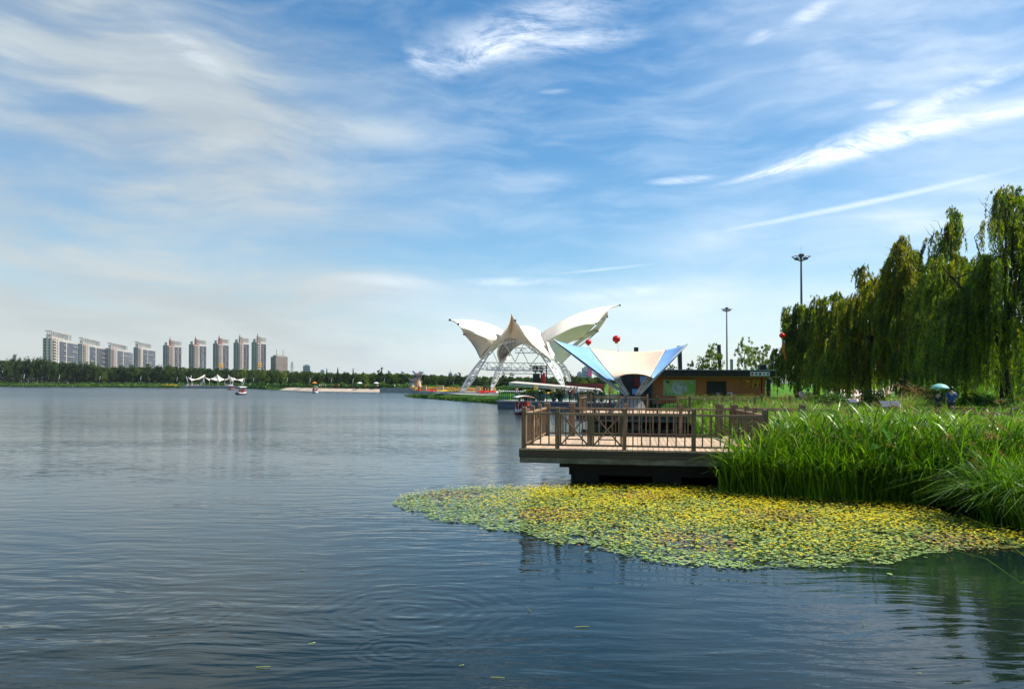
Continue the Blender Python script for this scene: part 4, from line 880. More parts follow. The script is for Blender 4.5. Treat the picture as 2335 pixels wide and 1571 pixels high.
# ------------------------------------------------------------------ masts, slanted pylons, balloons
def mast(label, px, ytop, Y):
    base = Vector((PX(px, Y), Y, hz(PX(px, Y), Y))); zt_ = P(px, ytop, Y).z
    t_ = thing('high_mast_light', label, 'light mast', base, group='high mast lights')
    dx = PX(px-4*(1 if ytop < 650 else .5), Y)-PX(px, Y)
    top = Vector((base.x+dx, Y, zt_))
    MB().tube([base, base.lerp(top, .5), top], [0.32, 0.26, 0.17], 10).build('pole', M['dark_metal'], t_)
    r = 20*165/F
    MB().tube([top+Vector((r*math.cos(a), r*math.sin(a), -0.15)) for a in [2*math.pi*k/20 for k in range(21)]], 0.055, 5).build('outer_ring', M['dark_metal'], t_)
    MB().tube([top+Vector((r*.5*math.cos(a), r*.5*math.sin(a), -0.75)) for a in [2*math.pi*k/16 for k in range(17)]], 0.06, 5).build('inner_ring', M['dark_metal'], t_)
    hb = MB().box(top+Vector((0,0,.10)), (0.9,0.9,0.6)).build('head_box', M['dark_metal'], t_)
    sp_ = MB()
    for k in range(10):
        a = 2*math.pi*k/10; d = Vector((math.cos(a), math.sin(a), 0))
        sp_.tube([top+Vector((0,0,-1.15))+d*.2, top+d*r*.5+Vector((0,0,-.75)), top+d*r+Vector((0,0,-.15))], 0.045, 5); sp_.tube([top+Vector((0,0,.3)), top+d*r+Vector((0,0,-.15))], 0.03, 4)
    sp_.build('spoke_frame', M['dark_metal'], t_)
    for k in range(8):
        a = 2*math.pi*(k+.5)/8; d = Vector((math.cos(a), math.sin(a), 0))
        MB().box(top+d*r*.62+Vector((0,0,-.60)), (0.5,0.42,0.32), a).build('floodlight', M['black_metal'], hb)
    MB().tube([top+Vector((0,0,.3)), top+Vector((0,0,2.0))], 0.025, 4).build('lightning_rod', M['dark_metal'], t_)
mast('tall dark light mast with a wide ring head rising above the willows', 1829, 584, 165)
mast('thinner distant light mast with a ring head standing behind the restaurant roof', 1658, 704, 270)
def pylon(label, x0, y0, x1, y1, w, Y, m=M['black_metal']):
    a, c = P(x0, y0, Y), P(x1, y1, Y); a = Vector((a.x, a.y, 0.9)) if False else a
    mb = MB(); ww = w*Y/F; d = (c-a).normalized(); mb.add([a+Vector(v) for v in ((-ww*.42,-ww/2,0),(ww*.42,-ww/2,0),(ww*.42,ww/2,0),(-ww*.42,ww/2,0))]+[c+Vector(v) for v in ((-ww*.58,-ww/2,0),(ww*.58,-ww/2,0),(ww*.58,ww/2,0),(-ww*.58,ww/2,0))],
        [(0,3,2,1),(4,5,6,7),(0,1,5,4),(1,2,6,5),(2,3,7,6),(3,0,4,7)]); return tag(mb.build('slanted_pylon', m), label, 'pylon', 'dark slanted pylons behind the restaurant')
pylon('black wedge-shaped pylon rising behind the right blue wing of the canopy', 1553, 900, 1549, 789, 8, 105)
pylon('dark leaning pylon among young trees left of the thinner light mast', 1644, 900, 1639, 786, 6.5, 112)
pylon('short grey pylon just right of the thinner light mast', 1669, 900, 1668, 819, 5, 118, M['grey_metal'])
pylon('square dark pylon top showing above the cream middle of the canopy', 1451, 890, 1450.5, 792, 8, 108)
pylon('thin dark pylon with a pale top leaning left of the willows', 1778, 893, 1771, 806, 5, 118)
def balloon(label, px, py, r, Y, tail=0, heart=False, string=True, tagm=None):
    c = P(px, py, Y); R_ = r*Y/F
    t_ = thing('lantern_balloon', label, 'balloon', c, group='red festival balloons')
    prof = [(0.02,-R_*.92)]+[(R_*math.sin(math.pi*k/12)*(1.0+.02*(k%2)), -R_*.92*math.cos(math.pi*k/12)) for k in range(1, 12)]+[(0.02,R_*.92)]
    o = MB().lathe(c, prof, 20).build('envelope', M['lantern_red'], t_, True)
    MB().lathe(c-Vector((0,0,R_*1.02)), [(R_*.30,-R_*.12),(R_*.38,0),(R_*.40,.14*R_)], 14).build('gold_fringe', M['gold'], t_)
    if string:
        e = c+Vector((R_*.6,0.2,-tail*Y/F)); MB().tube([c-Vector((0,0,R_)), c.lerp(e,.5)+Vector((.05,0,0)), e], 0.02, 4).build('tether', M['grey_metal'], t_)
        if tagm: MB().tube([e, e+Vector((0.05,0,-R_*.3)), e+Vector((0.0,0,-R_*.9))], [.03, R_*.22, R_*.3], 8).build('ribbon_tail', M[tagm], t_)
balloon('smaller round red balloon floating between the two tents', 1341.5, 780, 7, 110, 40)
balloon('larger round red balloon floating above the cream canopy', 1405.5, 773, 9, 105, 26, tagm='pink')
balloon('red balloon with an orange ribbon half hidden at the left edge of the willows', 1783.5, 765, 6.5, 88, 22, tagm='orange')
balloon('red balloon mostly hidden behind the willow leaves', 1935, 714, 7.5, 100, 30)
rb = [P(x, y, 88.5) for x, y in ((1787,784),(1786,800),(1791,813),(1794,826))]
mb = MB(); n = 4
mb.add([p+Vector((s*.14,0,0)) for p in rb for s in (-1,1)], [(2*i, 2*i+1, 2*i+3, 2*i+2) for i in range(3)]); tag(sheet(mb.build('ribbon_banner', M['orange']), .02), 'twisting orange ribbon banner hanging at the left edge of the willows', 'banner')
pb = [P(x, y, 150) for x, y in ((1342,838),(1344,846),(1345,853),(1346,858))]
mb = MB(); mb.add([p+Vector((s*.28,0,0)) for p in pb for s in (-1,1)], [(2*i, 2*i+1, 2*i+3, 2*i+2) for i in range(3)]); tag(sheet(mb.build('pink_streamer', M['pink']), .03), 'narrow pink streamer hanging in front of the grey tower beside the canopy', 'banner')
tag(MB().box(P(1420,871,110), (0.8,.1,.28)).build('pink_sign', M['pink']), 'small pink sign seen under the arch of the cream canopy', 'sign')
# tapered pedestals and windmill towers
def pedestal(label, px, py, w, h, Y, m):
    b0 = P(px, py, Y); hh = h*Y/F; ww = w*Y/F
    t_ = thing('stone_pedestal', label, 'pedestal', b0, group='tapered cream pedestals in the garden')
    MB().box(b0+Vector((0,0,hh*.48)), (ww, ww, hh*.96), taper=.74).build('body', M[m], t_)
    for k in range(3): MB().box(b0+Vector((ww*.18,-ww*(.46-.05*k),hh*(.30+.24*k))), (ww*.45, .12, hh*.07)).build('ledge', M['stone'] if m == 'cream_stone' else M['white'], t_)
    MB().box(b0+Vector((0,0,hh*.99)), (ww*.78, ww*.78, hh*.06)).build('cap', M[m], t_)
pedestal('cream tapered pedestal beside the left red flower bed', 968, 896, 11, 16, 172, 'cream_stone')
pedestal('narrow cream pedestal behind the yellow flower bed, left of its wider twin', 999, 895, 8, 15, 178, 'cream_stone')
pedestal('wide cream pedestal behind the yellow flower bed at the left tent leg', 1006, 897, 13, 18, 170, 'cream_stone')
pedestal('cream pedestal between the two left legs of the large tent', 1090, 899, 13, 18, 152, 'cream_stone')
pedestal('yellow stepped pedestal standing below the stage slab behind potted plants', 1222, 894, 12, 16, 125, 'yellow')
pedestal('yellow stepped pedestal left of the concrete foot of the canopy', 1393, 897, 13, 18, 110, 'yellow')
def mill(label, px, py, w, h, Y):
    b0 = P(px, py, Y); k = Y/F
    t_ = thing('windmill', label, 'windmill', b0, group='small ornamental windmills')
    MB().lathe(b0, [(w*.56*k,0),(w*.36*k,h*.72*k),(w*.36*k,h*.74*k)], 12).build('tower', M['cream_stone'], t_)
    MB().box(b0+Vector((0,0,h*.82*k)), (w*1.0*k, w*.8*k, h*.16*k)).build('cap_house', M['roof_tile'], t_)
    mb = MB(); q = b0+Vector((0,0,h*.92*k)); a = w*.56*k
    mb.add([q+Vector(v) for v in ((-a,-a,0),(a,-a,0),(a,a,0),(-a,a,0),(-a*.6,0,h*.1*k),(a*.6,0,h*.1*k))], [(0,1,5,4),(2,3,4,5),(1,2,5),(3,0,4),(0,3,2,1)]); mb.build('roof', M['roof_tile'], t_)
    hub = b0+Vector((0,-w*.55*k,h*.76*k))
    for j in range(4):
        an = R(40+90*j); d = Vector((math.cos(an),0,math.sin(an))); MB().beam(hub, hub+d*h*.5*k, .12, .5).build('sail', M['grey_metal'], t_)
mill('taller ornamental windmill with a red-brown cap among the far trees', 953, 885, 15, 34, 262)
mill('shorter ornamental windmill just left of the taller one', 940, 887, 11, 22, 256)
# banner lamps along the far bank
lamp0 = None
LP = [(54,873,22,'beside the tall willow near the left edge'),(134,875,21,'left of the first slab block'),(227,876,20,'under the second slab block'),(320,878,20,'below the fourth slab block'),
      (403,879,18,'below the leftmost spired tower'),(577,882,19,'just right of the small white pavilion'),(654,885,20,'on the bank right of the brown block'),(706,886,20,'at the left end of the beach'),
      (755,886,20,'behind the middle of the beach'),(804,886,20,'behind the beach below a dark conifer'),(875,886,20,'at the right end of the beach'),(1033,882,14,'behind the left leg of the large tent')]
def interp(px, tab):
    for (a, b_), (c, d) in zip(tab[:-1], tab[1:]):
        if a <= px <= c: return b_+(d-b_)*(px-a)/(c-a)
    return tab[0][1] if px < tab[0][0] else tab[-1][1]
SHY = [(-400,530),(15,494),(250,466),(550,429),(640,345),(700,292),(820,272),(960,258),(1000,255),(1400,250)]
lm = {}
for px, py, h, w_ in LP:
    Y = interp(px, SHY)+8; b0 = Vector((PX(px, Y), Y, 1.0)); H = h*Y/F+0.6
    t_ = thing('banner_lamp', 'slim dark lamp post with white top panel '+w_, 'street lamp', b0, group='lamp posts along the far bank', world=False)
    if 'p' not in lm:
        lm['p'] = MB().tube([(0,0,0),(0,0,.6)], .035, 6).mesh('lamp_pole'); lm['p'].materials.append(M['black_metal'])
        lm['a'] = MB().beam((0,0,.58), (.11,0,1.0), .05, .035).mesh('lamp_panel'); lm['a'].materials.append(M['white'])
    for nm, k in (('pole','p'),('panel','a')):
        o = bpy.data.objects.new(nm, lm[k]); COL.objects.link(o); o.parent = t_; o.scale = (H*.62 if k == 'p' else H*.75, H*.8, H)
# ------------------------------------------------------------------ far apartment blocks
def block(name, label, pc, pl, pr, ptop, Y, d1, kind, group):
    """corner at photo column pc; short side runs to pl, long side to pr"""
    C = Vector((PX(pc, Y), Y)); d1 = Vector(d1).normalized(); d2 = Vector((-d1.y, d1.x))
    def ext(px, d):
        k = (px-CX)/F; return (k*C.y-C.x)/(d.x-k*d.y)
    L, Wd = ext(pr, d1), ext(pl, d2); H = P(pc, ptop, Y).z-1.0
    t_ = thing(name, label, 'apartment block', (C.x, C.y, 1.0), math.atan2(d1.y, d1.x), group, world=False)
    wl = MB().box((L/2, Wd/2, H/2), (L, Wd, H)).build('walls', M['tower_white'], t_)
    nf = int(H/3.0); fh = H/nf; win = MB(); bal = MB(); red = MB()
    def face(a0, a1, z0, z1, d=0.2, short=False, pr_=0.0):
        if short: return ((-pr_, (a0+a1)/2, (z0+z1)/2), (d, a1-a0, z1-z0))
        return (((a0+a1)/2, -pr_, (z0+z1)/2), (a1-a0, d, z1-z0))
    # short, shaded side: windows in two or three columns
    cols = 2 if kind == 'slab' else 2
    for k in range(nf):
        z = k*fh
        for c in range(cols):
            a = Wd*(0.18+0.42*c); win.box(*face(a, a+Wd*(.16 if c == 0 else .26), z+fh*.25, z+fh*.8, .3, True, .04))
    # long, sunlit side
    ncb = L*(.14 if kind == 'slab' else .36)
    for k in range(nf):
        z = k*fh
        bal.box(*face(0.01*L, ncb, z+fh*.02, z+fh*.42, 1.4, False, .7)); red.box(*face(0.02*L, ncb*.98, z+fh*.45, z+fh*.98, .3, False, .05))
        win.box(*face(ncb+L*.03, ncb+L*(.07 if kind == 'slab' else .09), z+fh*.25, z+fh*.8, .3, False, .04))
    bays = [(.27,.50),(.56,.97)] if kind == 'slab' else [(.50,.74),(.80,.97)]
    for b0_, b1_ in bays:
        MB().box(*face(L*b0_, L*b1_, fh*.5, H-fh*.7, .8, False, .25)).build('glass_bay', M['blue_glass'], t_)
        g = random.Random(int(pc)+int(b0_*100))
        for k in range(1, nf-1):
            if k % 2 == 0 or kind != 'slab':
                s0 = g.choice((b0_, b0_+(b1_-b0_)*.4, b0_+(b1_-b0_)*.5)); bal.box(*face(L*s0, L*(s0+(b1_-b0_)*g.choice((.45,.5,.6))), k*fh, k*fh+fh*.22, 1.6, False, .75))
            red.box(*face(L*b0_, L*b1_, k*fh+fh*.85, k*fh+fh*.95, .9, False, .27)) if kind == 'tower' and k % 3 == 0 else None
        for k in range(7 if kind == 'slab' else 3):
            a = L*(b0_+(b1_-b0_)*(k+.5)/(7 if kind == 'slab' else 3)); win.box(*face(a-.15, a+.15, fh*.5, H-fh*.7, 1.0, False, .3))
    tag(win.build('window_columns', M['dark_glass'], wl), kind='stuff'); tag(bal.build('balcony_bands', M['tower_white'], wl), kind='stuff'); tag(red.build('recess_bands', M['tower_red'], wl), kind='stuff')
    if pc in (496, 585):
        ye = MB(); [ye.box(*face(0.02*L, ncb*1.25, k*fh+fh*.05, k*fh+fh*.5, 1.6, False, .8)) for k in (6, 8, 9)]; tag(ye.build('yellow_balconies', M['yellow'], wl), kind='stuff')
    # pergola on the roof
    pe = MB(); hp = 8.0 if kind == 'slab' else 7.0; x1 = L*(.72 if kind == 'slab' else .98)
    x0 = 0 if kind == 'slab' else L*.42
    for y_ in (0.4, Wd*.5):
        pe.beam((x0, y_, H+hp), (x1, y_, H+hp*(.96 if kind == 'slab' else 1.0)), .9, .9); pe.beam((x0, y_, H+.5), (x1, y_, H+.5), .6, 1.4)
        nn = 11 if kind == 'slab' else 7
        for k in range(nn+1): x = x0+(x1-x0)*k/nn; pe.beam((x, y_, H+1), (x, y_, H+hp), .8, .8)
    for k in range(3): pe.beam((x0+.2, Wd*k/4+.5, H+hp), (x0+.2, Wd*(k+1)/4+.5, H+hp), .8, .8)
    pe.build('roof_pergola', M['tower_white'], t_)
    MB().box((L*.3, Wd*.55, H+2.2), (L*.5, Wd*.5, 4.4)).build('plant_room', M['tower_white'], t_)
    if kind == 'tower':
        s = MB(); q = Vector((L*.26, Wd*.3, H)); w_ = 1.9
        s.box(q+Vector((0,0,2.6)), (w_*1.9,w_*1.9,5.2)); s.box(q+Vector((-.9,0,7.0)), (w_*.5,w_*.5,4)); s.box(q+Vector((.9,0,6.6)), (w_*.5,w_*.5,3.2)); s.box(q+Vector((0,0,8.8)), (w_*.9,w_*.9,1.0)); s.beam(q+Vector((0,0,9)), q+Vector((0,0,12.5)), .5, .5)
        s.build('roof_spire', M['tower_brown'] if pc > 500 else M['tower_red'], t_)
    return t_
G1 = 'long white slab blocks beyond the lake'; G2 = 'white residential towers with small spires'
block('slab_block', 'tallest looking of four long white slab blocks, at the left end', 118, 97, 177, 771, 850, (-.27,.96), 'slab', G1)
block('slab_block', 'second of the four white slab blocks, right of the tallest one', 188, 176.5, 242, 784, 1005, (-.27,.96), 'slab', G1)
block('slab_block', 'third of the four white slab blocks', 253, 242, 303, 794, 1124, (-.24,.97), 'slab', G1)
block('slab_block', 'fourth white slab block, at the right end of the row beside a gap of sky', 315, 304, 354, 792, 1134, (-.16,.98), 'slab', G1)
block('residential_tower', 'leftmost white tower with a spire, right of the slab blocks', 382.5, 371, 413.5, 787, 1150, (.22,.97), 'tower', G2)
block('residential_tower', 'second white tower with a spire, standing clear between two gaps of sky', 441, 430, 470, 785, 1130, (.25,.97), 'tower', G2)
block('residential_tower', 'third white tower with a spire and a few yellow balconies', 496, 485, 521, 783, 1110, (.28,.96), 'tower', G2)
block('residential_tower', 'fourth white tower, its right side overlapped by a lower wing', 544, 532, 567, 781, 1090, (.32,.95), 'tower', G2)
block('residential_tower', 'rightmost white tower with a spire, close beside the fourth', 585, 573, 606, 780, 1070, (.34,.94), 'tower', G2)
bb = thing('brown_block', 'squat brown block with two roof antennas right of the white towers', 'apartment block', (PX(629,1050), 1050, 1.0), R(40), world=False)
Hb = P(629,813,1050).z-1
MB().box((8,8,Hb/2), (17,17,Hb)).build('walls', M['tower_brown'], bb); MB().box((8,8,Hb+1), (13,13,2.4)).build('roof', M['tower_white'], bb)
w_ = MB()
for k in range(int(Hb/3)):
    for c in range(6): w_.box((1.5+c*2.7, -.05, k*3+1.8), (1.3,.3,1.6)); w_.box((-.05, 1.5+c*2.7, k*3+1.8), (.3,1.3,1.6))
tag(w_.build('window_columns', M['dark_glass'], bb), kind='stuff')
for x in (3,12): MB().tube([(x,5,Hb+2),(x,5,Hb+10)], .3, 5).build('antenna', M['dark_metal'], bb)
def far_tower(label, px, w, ptop, Y, m=M['haze_tower'], spire=0):
    b0 = Vector((PX(px, Y), Y, 1.0)); Hh = P(px, ptop, Y).z-1; ww = w*Y/F
    t_ = thing('distant_tower', label, 'tower block', b0, R(12), world=False)
    MB().box((0,0,Hh/2), (ww*.92, ww*.7, Hh)).build('walls', m, t_)
    mb = MB(); nf = int(Hh/6)
    for k in range(nf): mb.box((0, -ww*.35-.1, k*6+3), (ww*.82, .4, 2.6))
    tag(mb.build('window_bands', M['blue_glass'], t_), kind='stuff')
    MB().box((0,0,Hh+1.5), (ww*.5, ww*.4, 3)).build('plant_room', m, t_)
    if spire: MB().tube([(0,0,Hh),(0,0,Hh+spire*Y/F)], [1.2,.2], 6).build('spire', m, t_)
far_tower('pale square tower block above the trees, centre left beyond the beach', 699, 17, 834, 2000)
far_tower('low pale tower block peeping over dark trees right of the pale square one', 735, 10, 845, 2200)
far_tower('small grey tower block behind the windmills', 958, 9, 849, 2300)
far_tower('slim grey tower block with a needle spire, left of the large tent', 1027, 9, 851, 2400, spire=10)
far_tower('pinkish low tower block beside the slim one with the needle', 1039, 9, 854, 2400, M['tower_brown'])
far_tower('wide grey tower block seen between the large tent and the blue canopy', 1338, 21, 839, 1500)
far_tower('low pale block left of the wide grey tower between the tents', 1322, 12, 850, 1900)
lt = thing('lattice_pylon', 'thin steel lattice pylon on the skyline right of the brown block', 'pylon', (PX(666,1500), 1500, 1))
hp = P(666,824,1500).z; mb = MB()
for sx_ in (-1,1):
    for sy_ in (-1,1): mb.tube([(PX(666,1500)+sx_*4.5,1500+sy_*4.5,1),(PX(666,1500)+sx_*.5,1500+sy_*.5,hp)], .35, 4)
for k in range(9):
    z = 1+(hp-1)*k/9; q = 4.5-4*k/9; mb.tube([(PX(666,1500)-q,1500,z),(PX(666,1500)+q*.9,1500,z+(hp-1)/9)], .25, 4); mb.tube([(PX(666,1500)+q,1500,z),(PX(666,1500)-q*.9,1500,z+(hp-1)/9)], .25, 4)
for z in (.78,.9): mb.tube([(PX(666,1500)-5,1500,hp*z),(PX(666,1500)+5,1500,hp*z)], .3, 4)
mb.build('lattice', M['grey_metal'], lt)
# ------------------------------------------------------------------ small white pavilion on the far bank
def C2(x, y): return (420+x/15.54, 840+y/15.54)
YP = 428
def J(x, y, Y=YP): return P(*C2(x, y), Y)
pv = thing('tensile_pavilion', 'small white pavilion with three pointed peaks on thin masts across the lake', 'pavilion', (PX(492,YP), YP, 1))
def tri(pts, Y0, lab):
    return skin('membrane', pts, 10, 6, 'fabric', pv, .08, lab)
tri([[J(120,312,426), J(260,360), J(400,380), J(560,320), J(735,210,430)], [J(200,375,424), J(290,395,424), J(400,400,424), J(540,350,426), J(700,300,430)], [J(250,440,422), J(330,425,423), J(430,400,424), J(560,400,428), J(690,330,432)]], 0, 'left canopy panel')
tri([[J(735,210,430), J(760,320,431), J(860,365,432), J(950,375,433)], [J(700,330,432), J(770,350,431), J(850,380,428), J(900,400,426)], [J(690,325,433), J(780,350,430), J(840,400,425), J(905,450,422)]], 0, 'panel right of the left peak')
tri([[J(880,375,433), J(1040,330,430), J(1120,270,429), J(1180,200,428)], [J(960,385,428), J(1060,360,427), J(1140,330,427), J(1185,230,428)], [J(990,400,424), J(1090,430,422), J(1180,455,421), J(1235,462,420)]], 0, 'left half of the middle canopy')
tri([[J(1180,200,428), J(1250,290,429), J(1340,350,431), J(1440,385,433)], [J(1185,230,428), J(1240,330,427), J(1320,375,427), J(1400,390,429)], [J(1235,462,420), J(1290,445,421), J(1360,420,423), J(1430,395,426)]], 0, 'right half of the middle canopy')
tri([[J(1430,385,433), J(1530,360,430), J(1560,270,429), J(1565,215,428)], [J(1440,392,430), J(1560,385,428), J(1640,340,428), J(1600,265,428)], [J(1450,420,426), J(1560,395,427), J(1650,365,427), J(1710,340,428)]], 0, 'right peak canopy')
tri([[J(1650,370,432), J(1760,330,432), J(1860,395,430), J(2000,375,428), J(2120,350,428)], [J(1660,420,430), J(1760,400,430), J(1880,410,428), J(1990,420,427), J(2080,410,427)], [J(1670,465,428), J(1760,420,429), J(1880,410,428), J(1980,455,426), J(2070,480,425)]], 0, 'right canopy panel')
for a, c in (((75,290),(160,605)),((250,250),(232,430)),((270,440),(285,640)),((605,450),(570,640)),((690,350),(605,640)),((690,330),(720,680)),((905,450),(880,650)),((1185,460),(1185,640)),((1235,460),(1235,655)),
             ((1430,440),(1450,580)),((1620,390),(1665,600)),((1755,330),(1695,640)),((2155,330),(2060,670)),((2050,480),(2040,620))):
    MB().tube([J(*a), J(*c)], .17, 6).build('mast', M['white_metal'], pv)
pf = thing('pavilion_terrace', 'low stone terrace in front of the small white pavilion', 'terrace', (PX(492,424), 424, 0))
MB().box((PX(490,427), 428, .75), (PX(565,427)-PX(425,427), 9, 1.2)).build('terrace_slab', M['stone'], pf)
MB().box(J(370,600,432), (4.4,1.2,1.1)).build('counter', M['stone'], pf); MB().box(J(60,610,430), (1.8,1.2,1.1)).build('counter', M['cream_stone'], pf)
MB().box(J(1560,600,430), (3.2,1.4,1.4)).build('counter', M['path'], pf)
# ------------------------------------------------------------------ vegetation
def crown(kind, seed, n=2600):
    g = np.random.default_rng(seed); L = []
    if kind == 'conifer':
        z = g.uniform(0.10, 1.0, n)**0.9; a = g.uniform(0, 6.283, n); r = (1.02-z)*0.24*(0.55+0.45*np.abs(np.sin(z*34)))*g.uniform(.3, 1, n)**.5
        c = np.stack([r*np.cos(a), r*np.sin(a), z-0.04*r/.24], 1); return leaf_quads(c, g, 0.020)
    nl = {'round': 46, 'willow': 40, 'sparse': 26, 'young': 95}[kind]; per = n//nl
    for i in range(nl):
        d = g.normal(size=3); d /= np.linalg.norm(d); u = g.uniform(0.35, 1.0)
        if kind == 'round': c = np.array([0,0,.57])+d*u*np.array([.36,.36,.38]); s = np.array([.10,.10,.085])*g.uniform(.7,1.3)
        elif kind == 'willow': c = np.array([0,0,.58])+d*u*np.array([.36,.36,.34]); s = np.array([.07,.07,.15])*g.uniform(.7,1.2)
        elif kind == 'sparse': c = np.array([0,0,.62])+d*u*np.array([.20,.20,.36]); s = np.array([.05,.05,.05])*g.uniform(.6,1.5)
        else: c = np.array([0,0,.60])+d*u*np.array([.37,.37,.38]); s = np.array([.055,.055,.04])*g.uniform(.5,1.3)
        c[2] = max(c[2], .14)
        p = g.normal(size=(per, 3)); p /= np.linalg.norm(p, axis=1)[:, None]; L.append(c+p*(g.uniform(0,1,(per,1))**.5)*s)
    c = np.concatenate(L); c[:, 2] = np.clip(c[:, 2], .06, 1.0); return leaf_quads(c, g, {'sparse': .018, 'young': .013}.get(kind, .024))
CR = {}
def crown_mesh(kind, var, m):
    k = (kind, var, m)
    if k not in CR:
        kk = (kind, var)
        if kk not in CR: CR[kk] = crown(kind, 100+var*7+len(kind), 7500 if kind == 'young' else 2600)
        CR[k] = npmesh('crown_'+kind, CR[kk], np.arange(len(CR[kk])).reshape(-1, 4), [M[m]])
    return CR[k]
tk = MB().tube([(0,0,0),(.01,0,.3),(-.01,.01,.62)], .022, 6, .008); 
for a in (0.4, 2.3, 4.4): tk.tube([(0,0,.26),(.12*math.cos(a),.12*math.sin(a),.48),(.2*math.cos(a),.2*math.sin(a),.7)], .011, 5, .004)
TKM = tk.mesh('trunk'); TKM.materials.append(M['bark'])
def tree(label, px, ytop, wpx, kind, Y, m, group, z=None, name='tree', zf=1.0):
    x = PX(px, Y); zb = hz(x, Y) if z is None else z; H = (P(px, ytop, Y).z-zb)
    nat = {'round': .80, 'willow': .84, 'conifer': .46, 'sparse': .50, 'young': .80}[kind]
    t_ = thing(name, label, 'tree', (x, Y, zb), random.uniform(0, 6.28), group, world=False)
    s = wpx*Y/F/nat
    for nm, me in (('crown', crown_mesh(kind, random.randrange(3), m)), ('trunk', TKM)):
        o = bpy.data.objects.new(nm, me); COL.objects.link(o); o.parent = t_
        o.scale = (s, s, H) if nm == 'crown' else (min(s, H), min(s, H), H)
    return t_
FT = [(20,813,30,'round','crown_mid'),(33,804,26,'round','crown_dark'),(47,812,24,'round','crown_mid'),(61,808,26,'round','crown_dark'),(81,811,42,'willow','crown_mid'),(101,810,44,'willow','crown_mid'),
 (121,824,26,'round','crown_dark'),(136,828,24,'round','crown_mid'),(152,820,40,'willow','crown_dark'),(169,819,36,'willow','crown_mid'),(191,821,44,'willow','crown_dark'),(214,822,40,'willow','crown_mid'),
 (238,843,20,'round','crown_pale'),(255,838,26,'round','crown_dark'),(276,830,34,'round','crown_dark'),(299,828,36,'round','crown_dark'),(319,836,24,'sparse','crown_pale'),(336,826,32,'round','crown_mid'),(358,826,34,'willow','crown_dark'),
 (384,826,36,'round','crown_mid'),(410,836,28,'round','crown_mid'),(432,840,18,'conifer','crown_dark'),(452,841,32,'round','crown_mid'),(478,839,30,'round','crown_dark'),(498,843,26,'round','crown_mid'),(516,840,16,'conifer','crown_dark'),
 (534,842,28,'round','crown_dark'),(556,839,34,'round','crown_pale'),(576,838,30,'round','crown_mid'),(600,838,32,'round','crown_pale'),(623,838,34,'willow','crown_mid'),(646,843,28,'round','crown_pale'),(662,846,26,'round','crown_mid'),(679,841,30,'round','crown_mid'),
 (700,840,30,'round','crown_mid'),(722,846,26,'round','crown_dark'),(745,840,14,'conifer','crown_dark'),(754,847,24,'round','crown_dark'),(770,838,16,'conifer','crown_dark'),(787,843,26,'round','crown_dark'),(805,839,13,'conifer','crown_dark'),
 (819,848,26,'round','crown_mid'),(834,850,24,'round','crown_pale'),(851,846,28,'round','crown_mid'),(867,836,24,'sparse','crown_dark'),(885,844,22,'sparse','crown_mid'),(901,849,26,'round','crown_mid'),(916,846,22,'sparse','crown_dark'),(931,850,24,'round','crown_mid'),
 (975,853,26,'round','crown_dark'),(991,852,24,'round','crown_mid'),(1009,854,26,'round','crown_mid'),(1025,858,24,'round','crown_dark'),(1050,848,26,'sparse','crown_dark'),(1066,853,26,'round','crown_mid'),(1083,854,24,'round','crown_dark'),
 (1104,859,26,'round','crown_mid'),(1128,857,26,'round','crown_pale'),(1150,846,20,'sparse','crown_dark'),(1166,845,18,'sparse','crown_mid'),(1186,860,26,'round','crown_mid'),(1208,862,24,'round','crown_dark'),(1258,862,26,'round','crown_mid'),
 (1281,856,26,'round','crown_pale'),(1295,843,30,'round','crown_dark'),(1312,851,26,'round','crown_mid'),(1333,864,26,'round','crown_pale'),(1354,862,26,'round','crown_pale'),(1374,850,30,'round','crown_dark'),(1396,852,28,'round','crown_dark'),(1418,858,26,'round','crown_dark'),(1440,862,26,'round','crown_pale')]
LM = [(0,112,'at the far left, left of the slab blocks'),(112,180,'in front of the tallest slab block'),(180,246,'in front of the second slab block'),(246,306,'in front of the third slab block'),(306,366,'in front of the fourth slab block'),
      (366,424,'below the leftmost spired tower'),(424,480,'behind the small pavilion\'s left half'),(480,526,'behind the small pavilion\'s middle'),(526,570,'right behind the small pavilion\'s right end'),(570,612,'below the rightmost white tower'),
      (612,655,'below the squat brown block'),(655,690,'below the lattice pylon'),(690,730,'below the pale square tower block'),(730,780,'behind the left half of the beach'),(780,840,'behind the middle of the beach'),(840,895,'behind the right end of the beach'),
      (895,940,'just left of the windmills'),(940,1000,'just right of the windmills'),(1000,1040,'below the needle-spired tower'),(1040,1095,'behind the large tent\'s front left leg'),(1095,1140,'between the left legs of the large tent'),
      (1140,1200,'seen through the arch of the large tent'),(1200,1275,'behind the loudspeaker rig'),(1275,1322,'behind the right legs of the large tent'),(1322,1365,'below the wide grey tower'),(1365,1460,'behind the blue and cream canopy')]
KW = {'round': 'round', 'willow': 'drooping', 'conifer': 'pointed', 'sparse': 'thin open', 'young': 'slender'}
MW = {'crown_dark': 'dark', 'crown_mid': 'green', 'crown_pale': 'yellow-green', 'crown_young': 'airy'}
seen = {}
for i, (px, yt, w_, kd, mm) in enumerate(FT):
    place = next(l for a, c, l in LM if a <= px < c); key = (place, kd, mm); seen[key] = seen.get(key, 0)+1
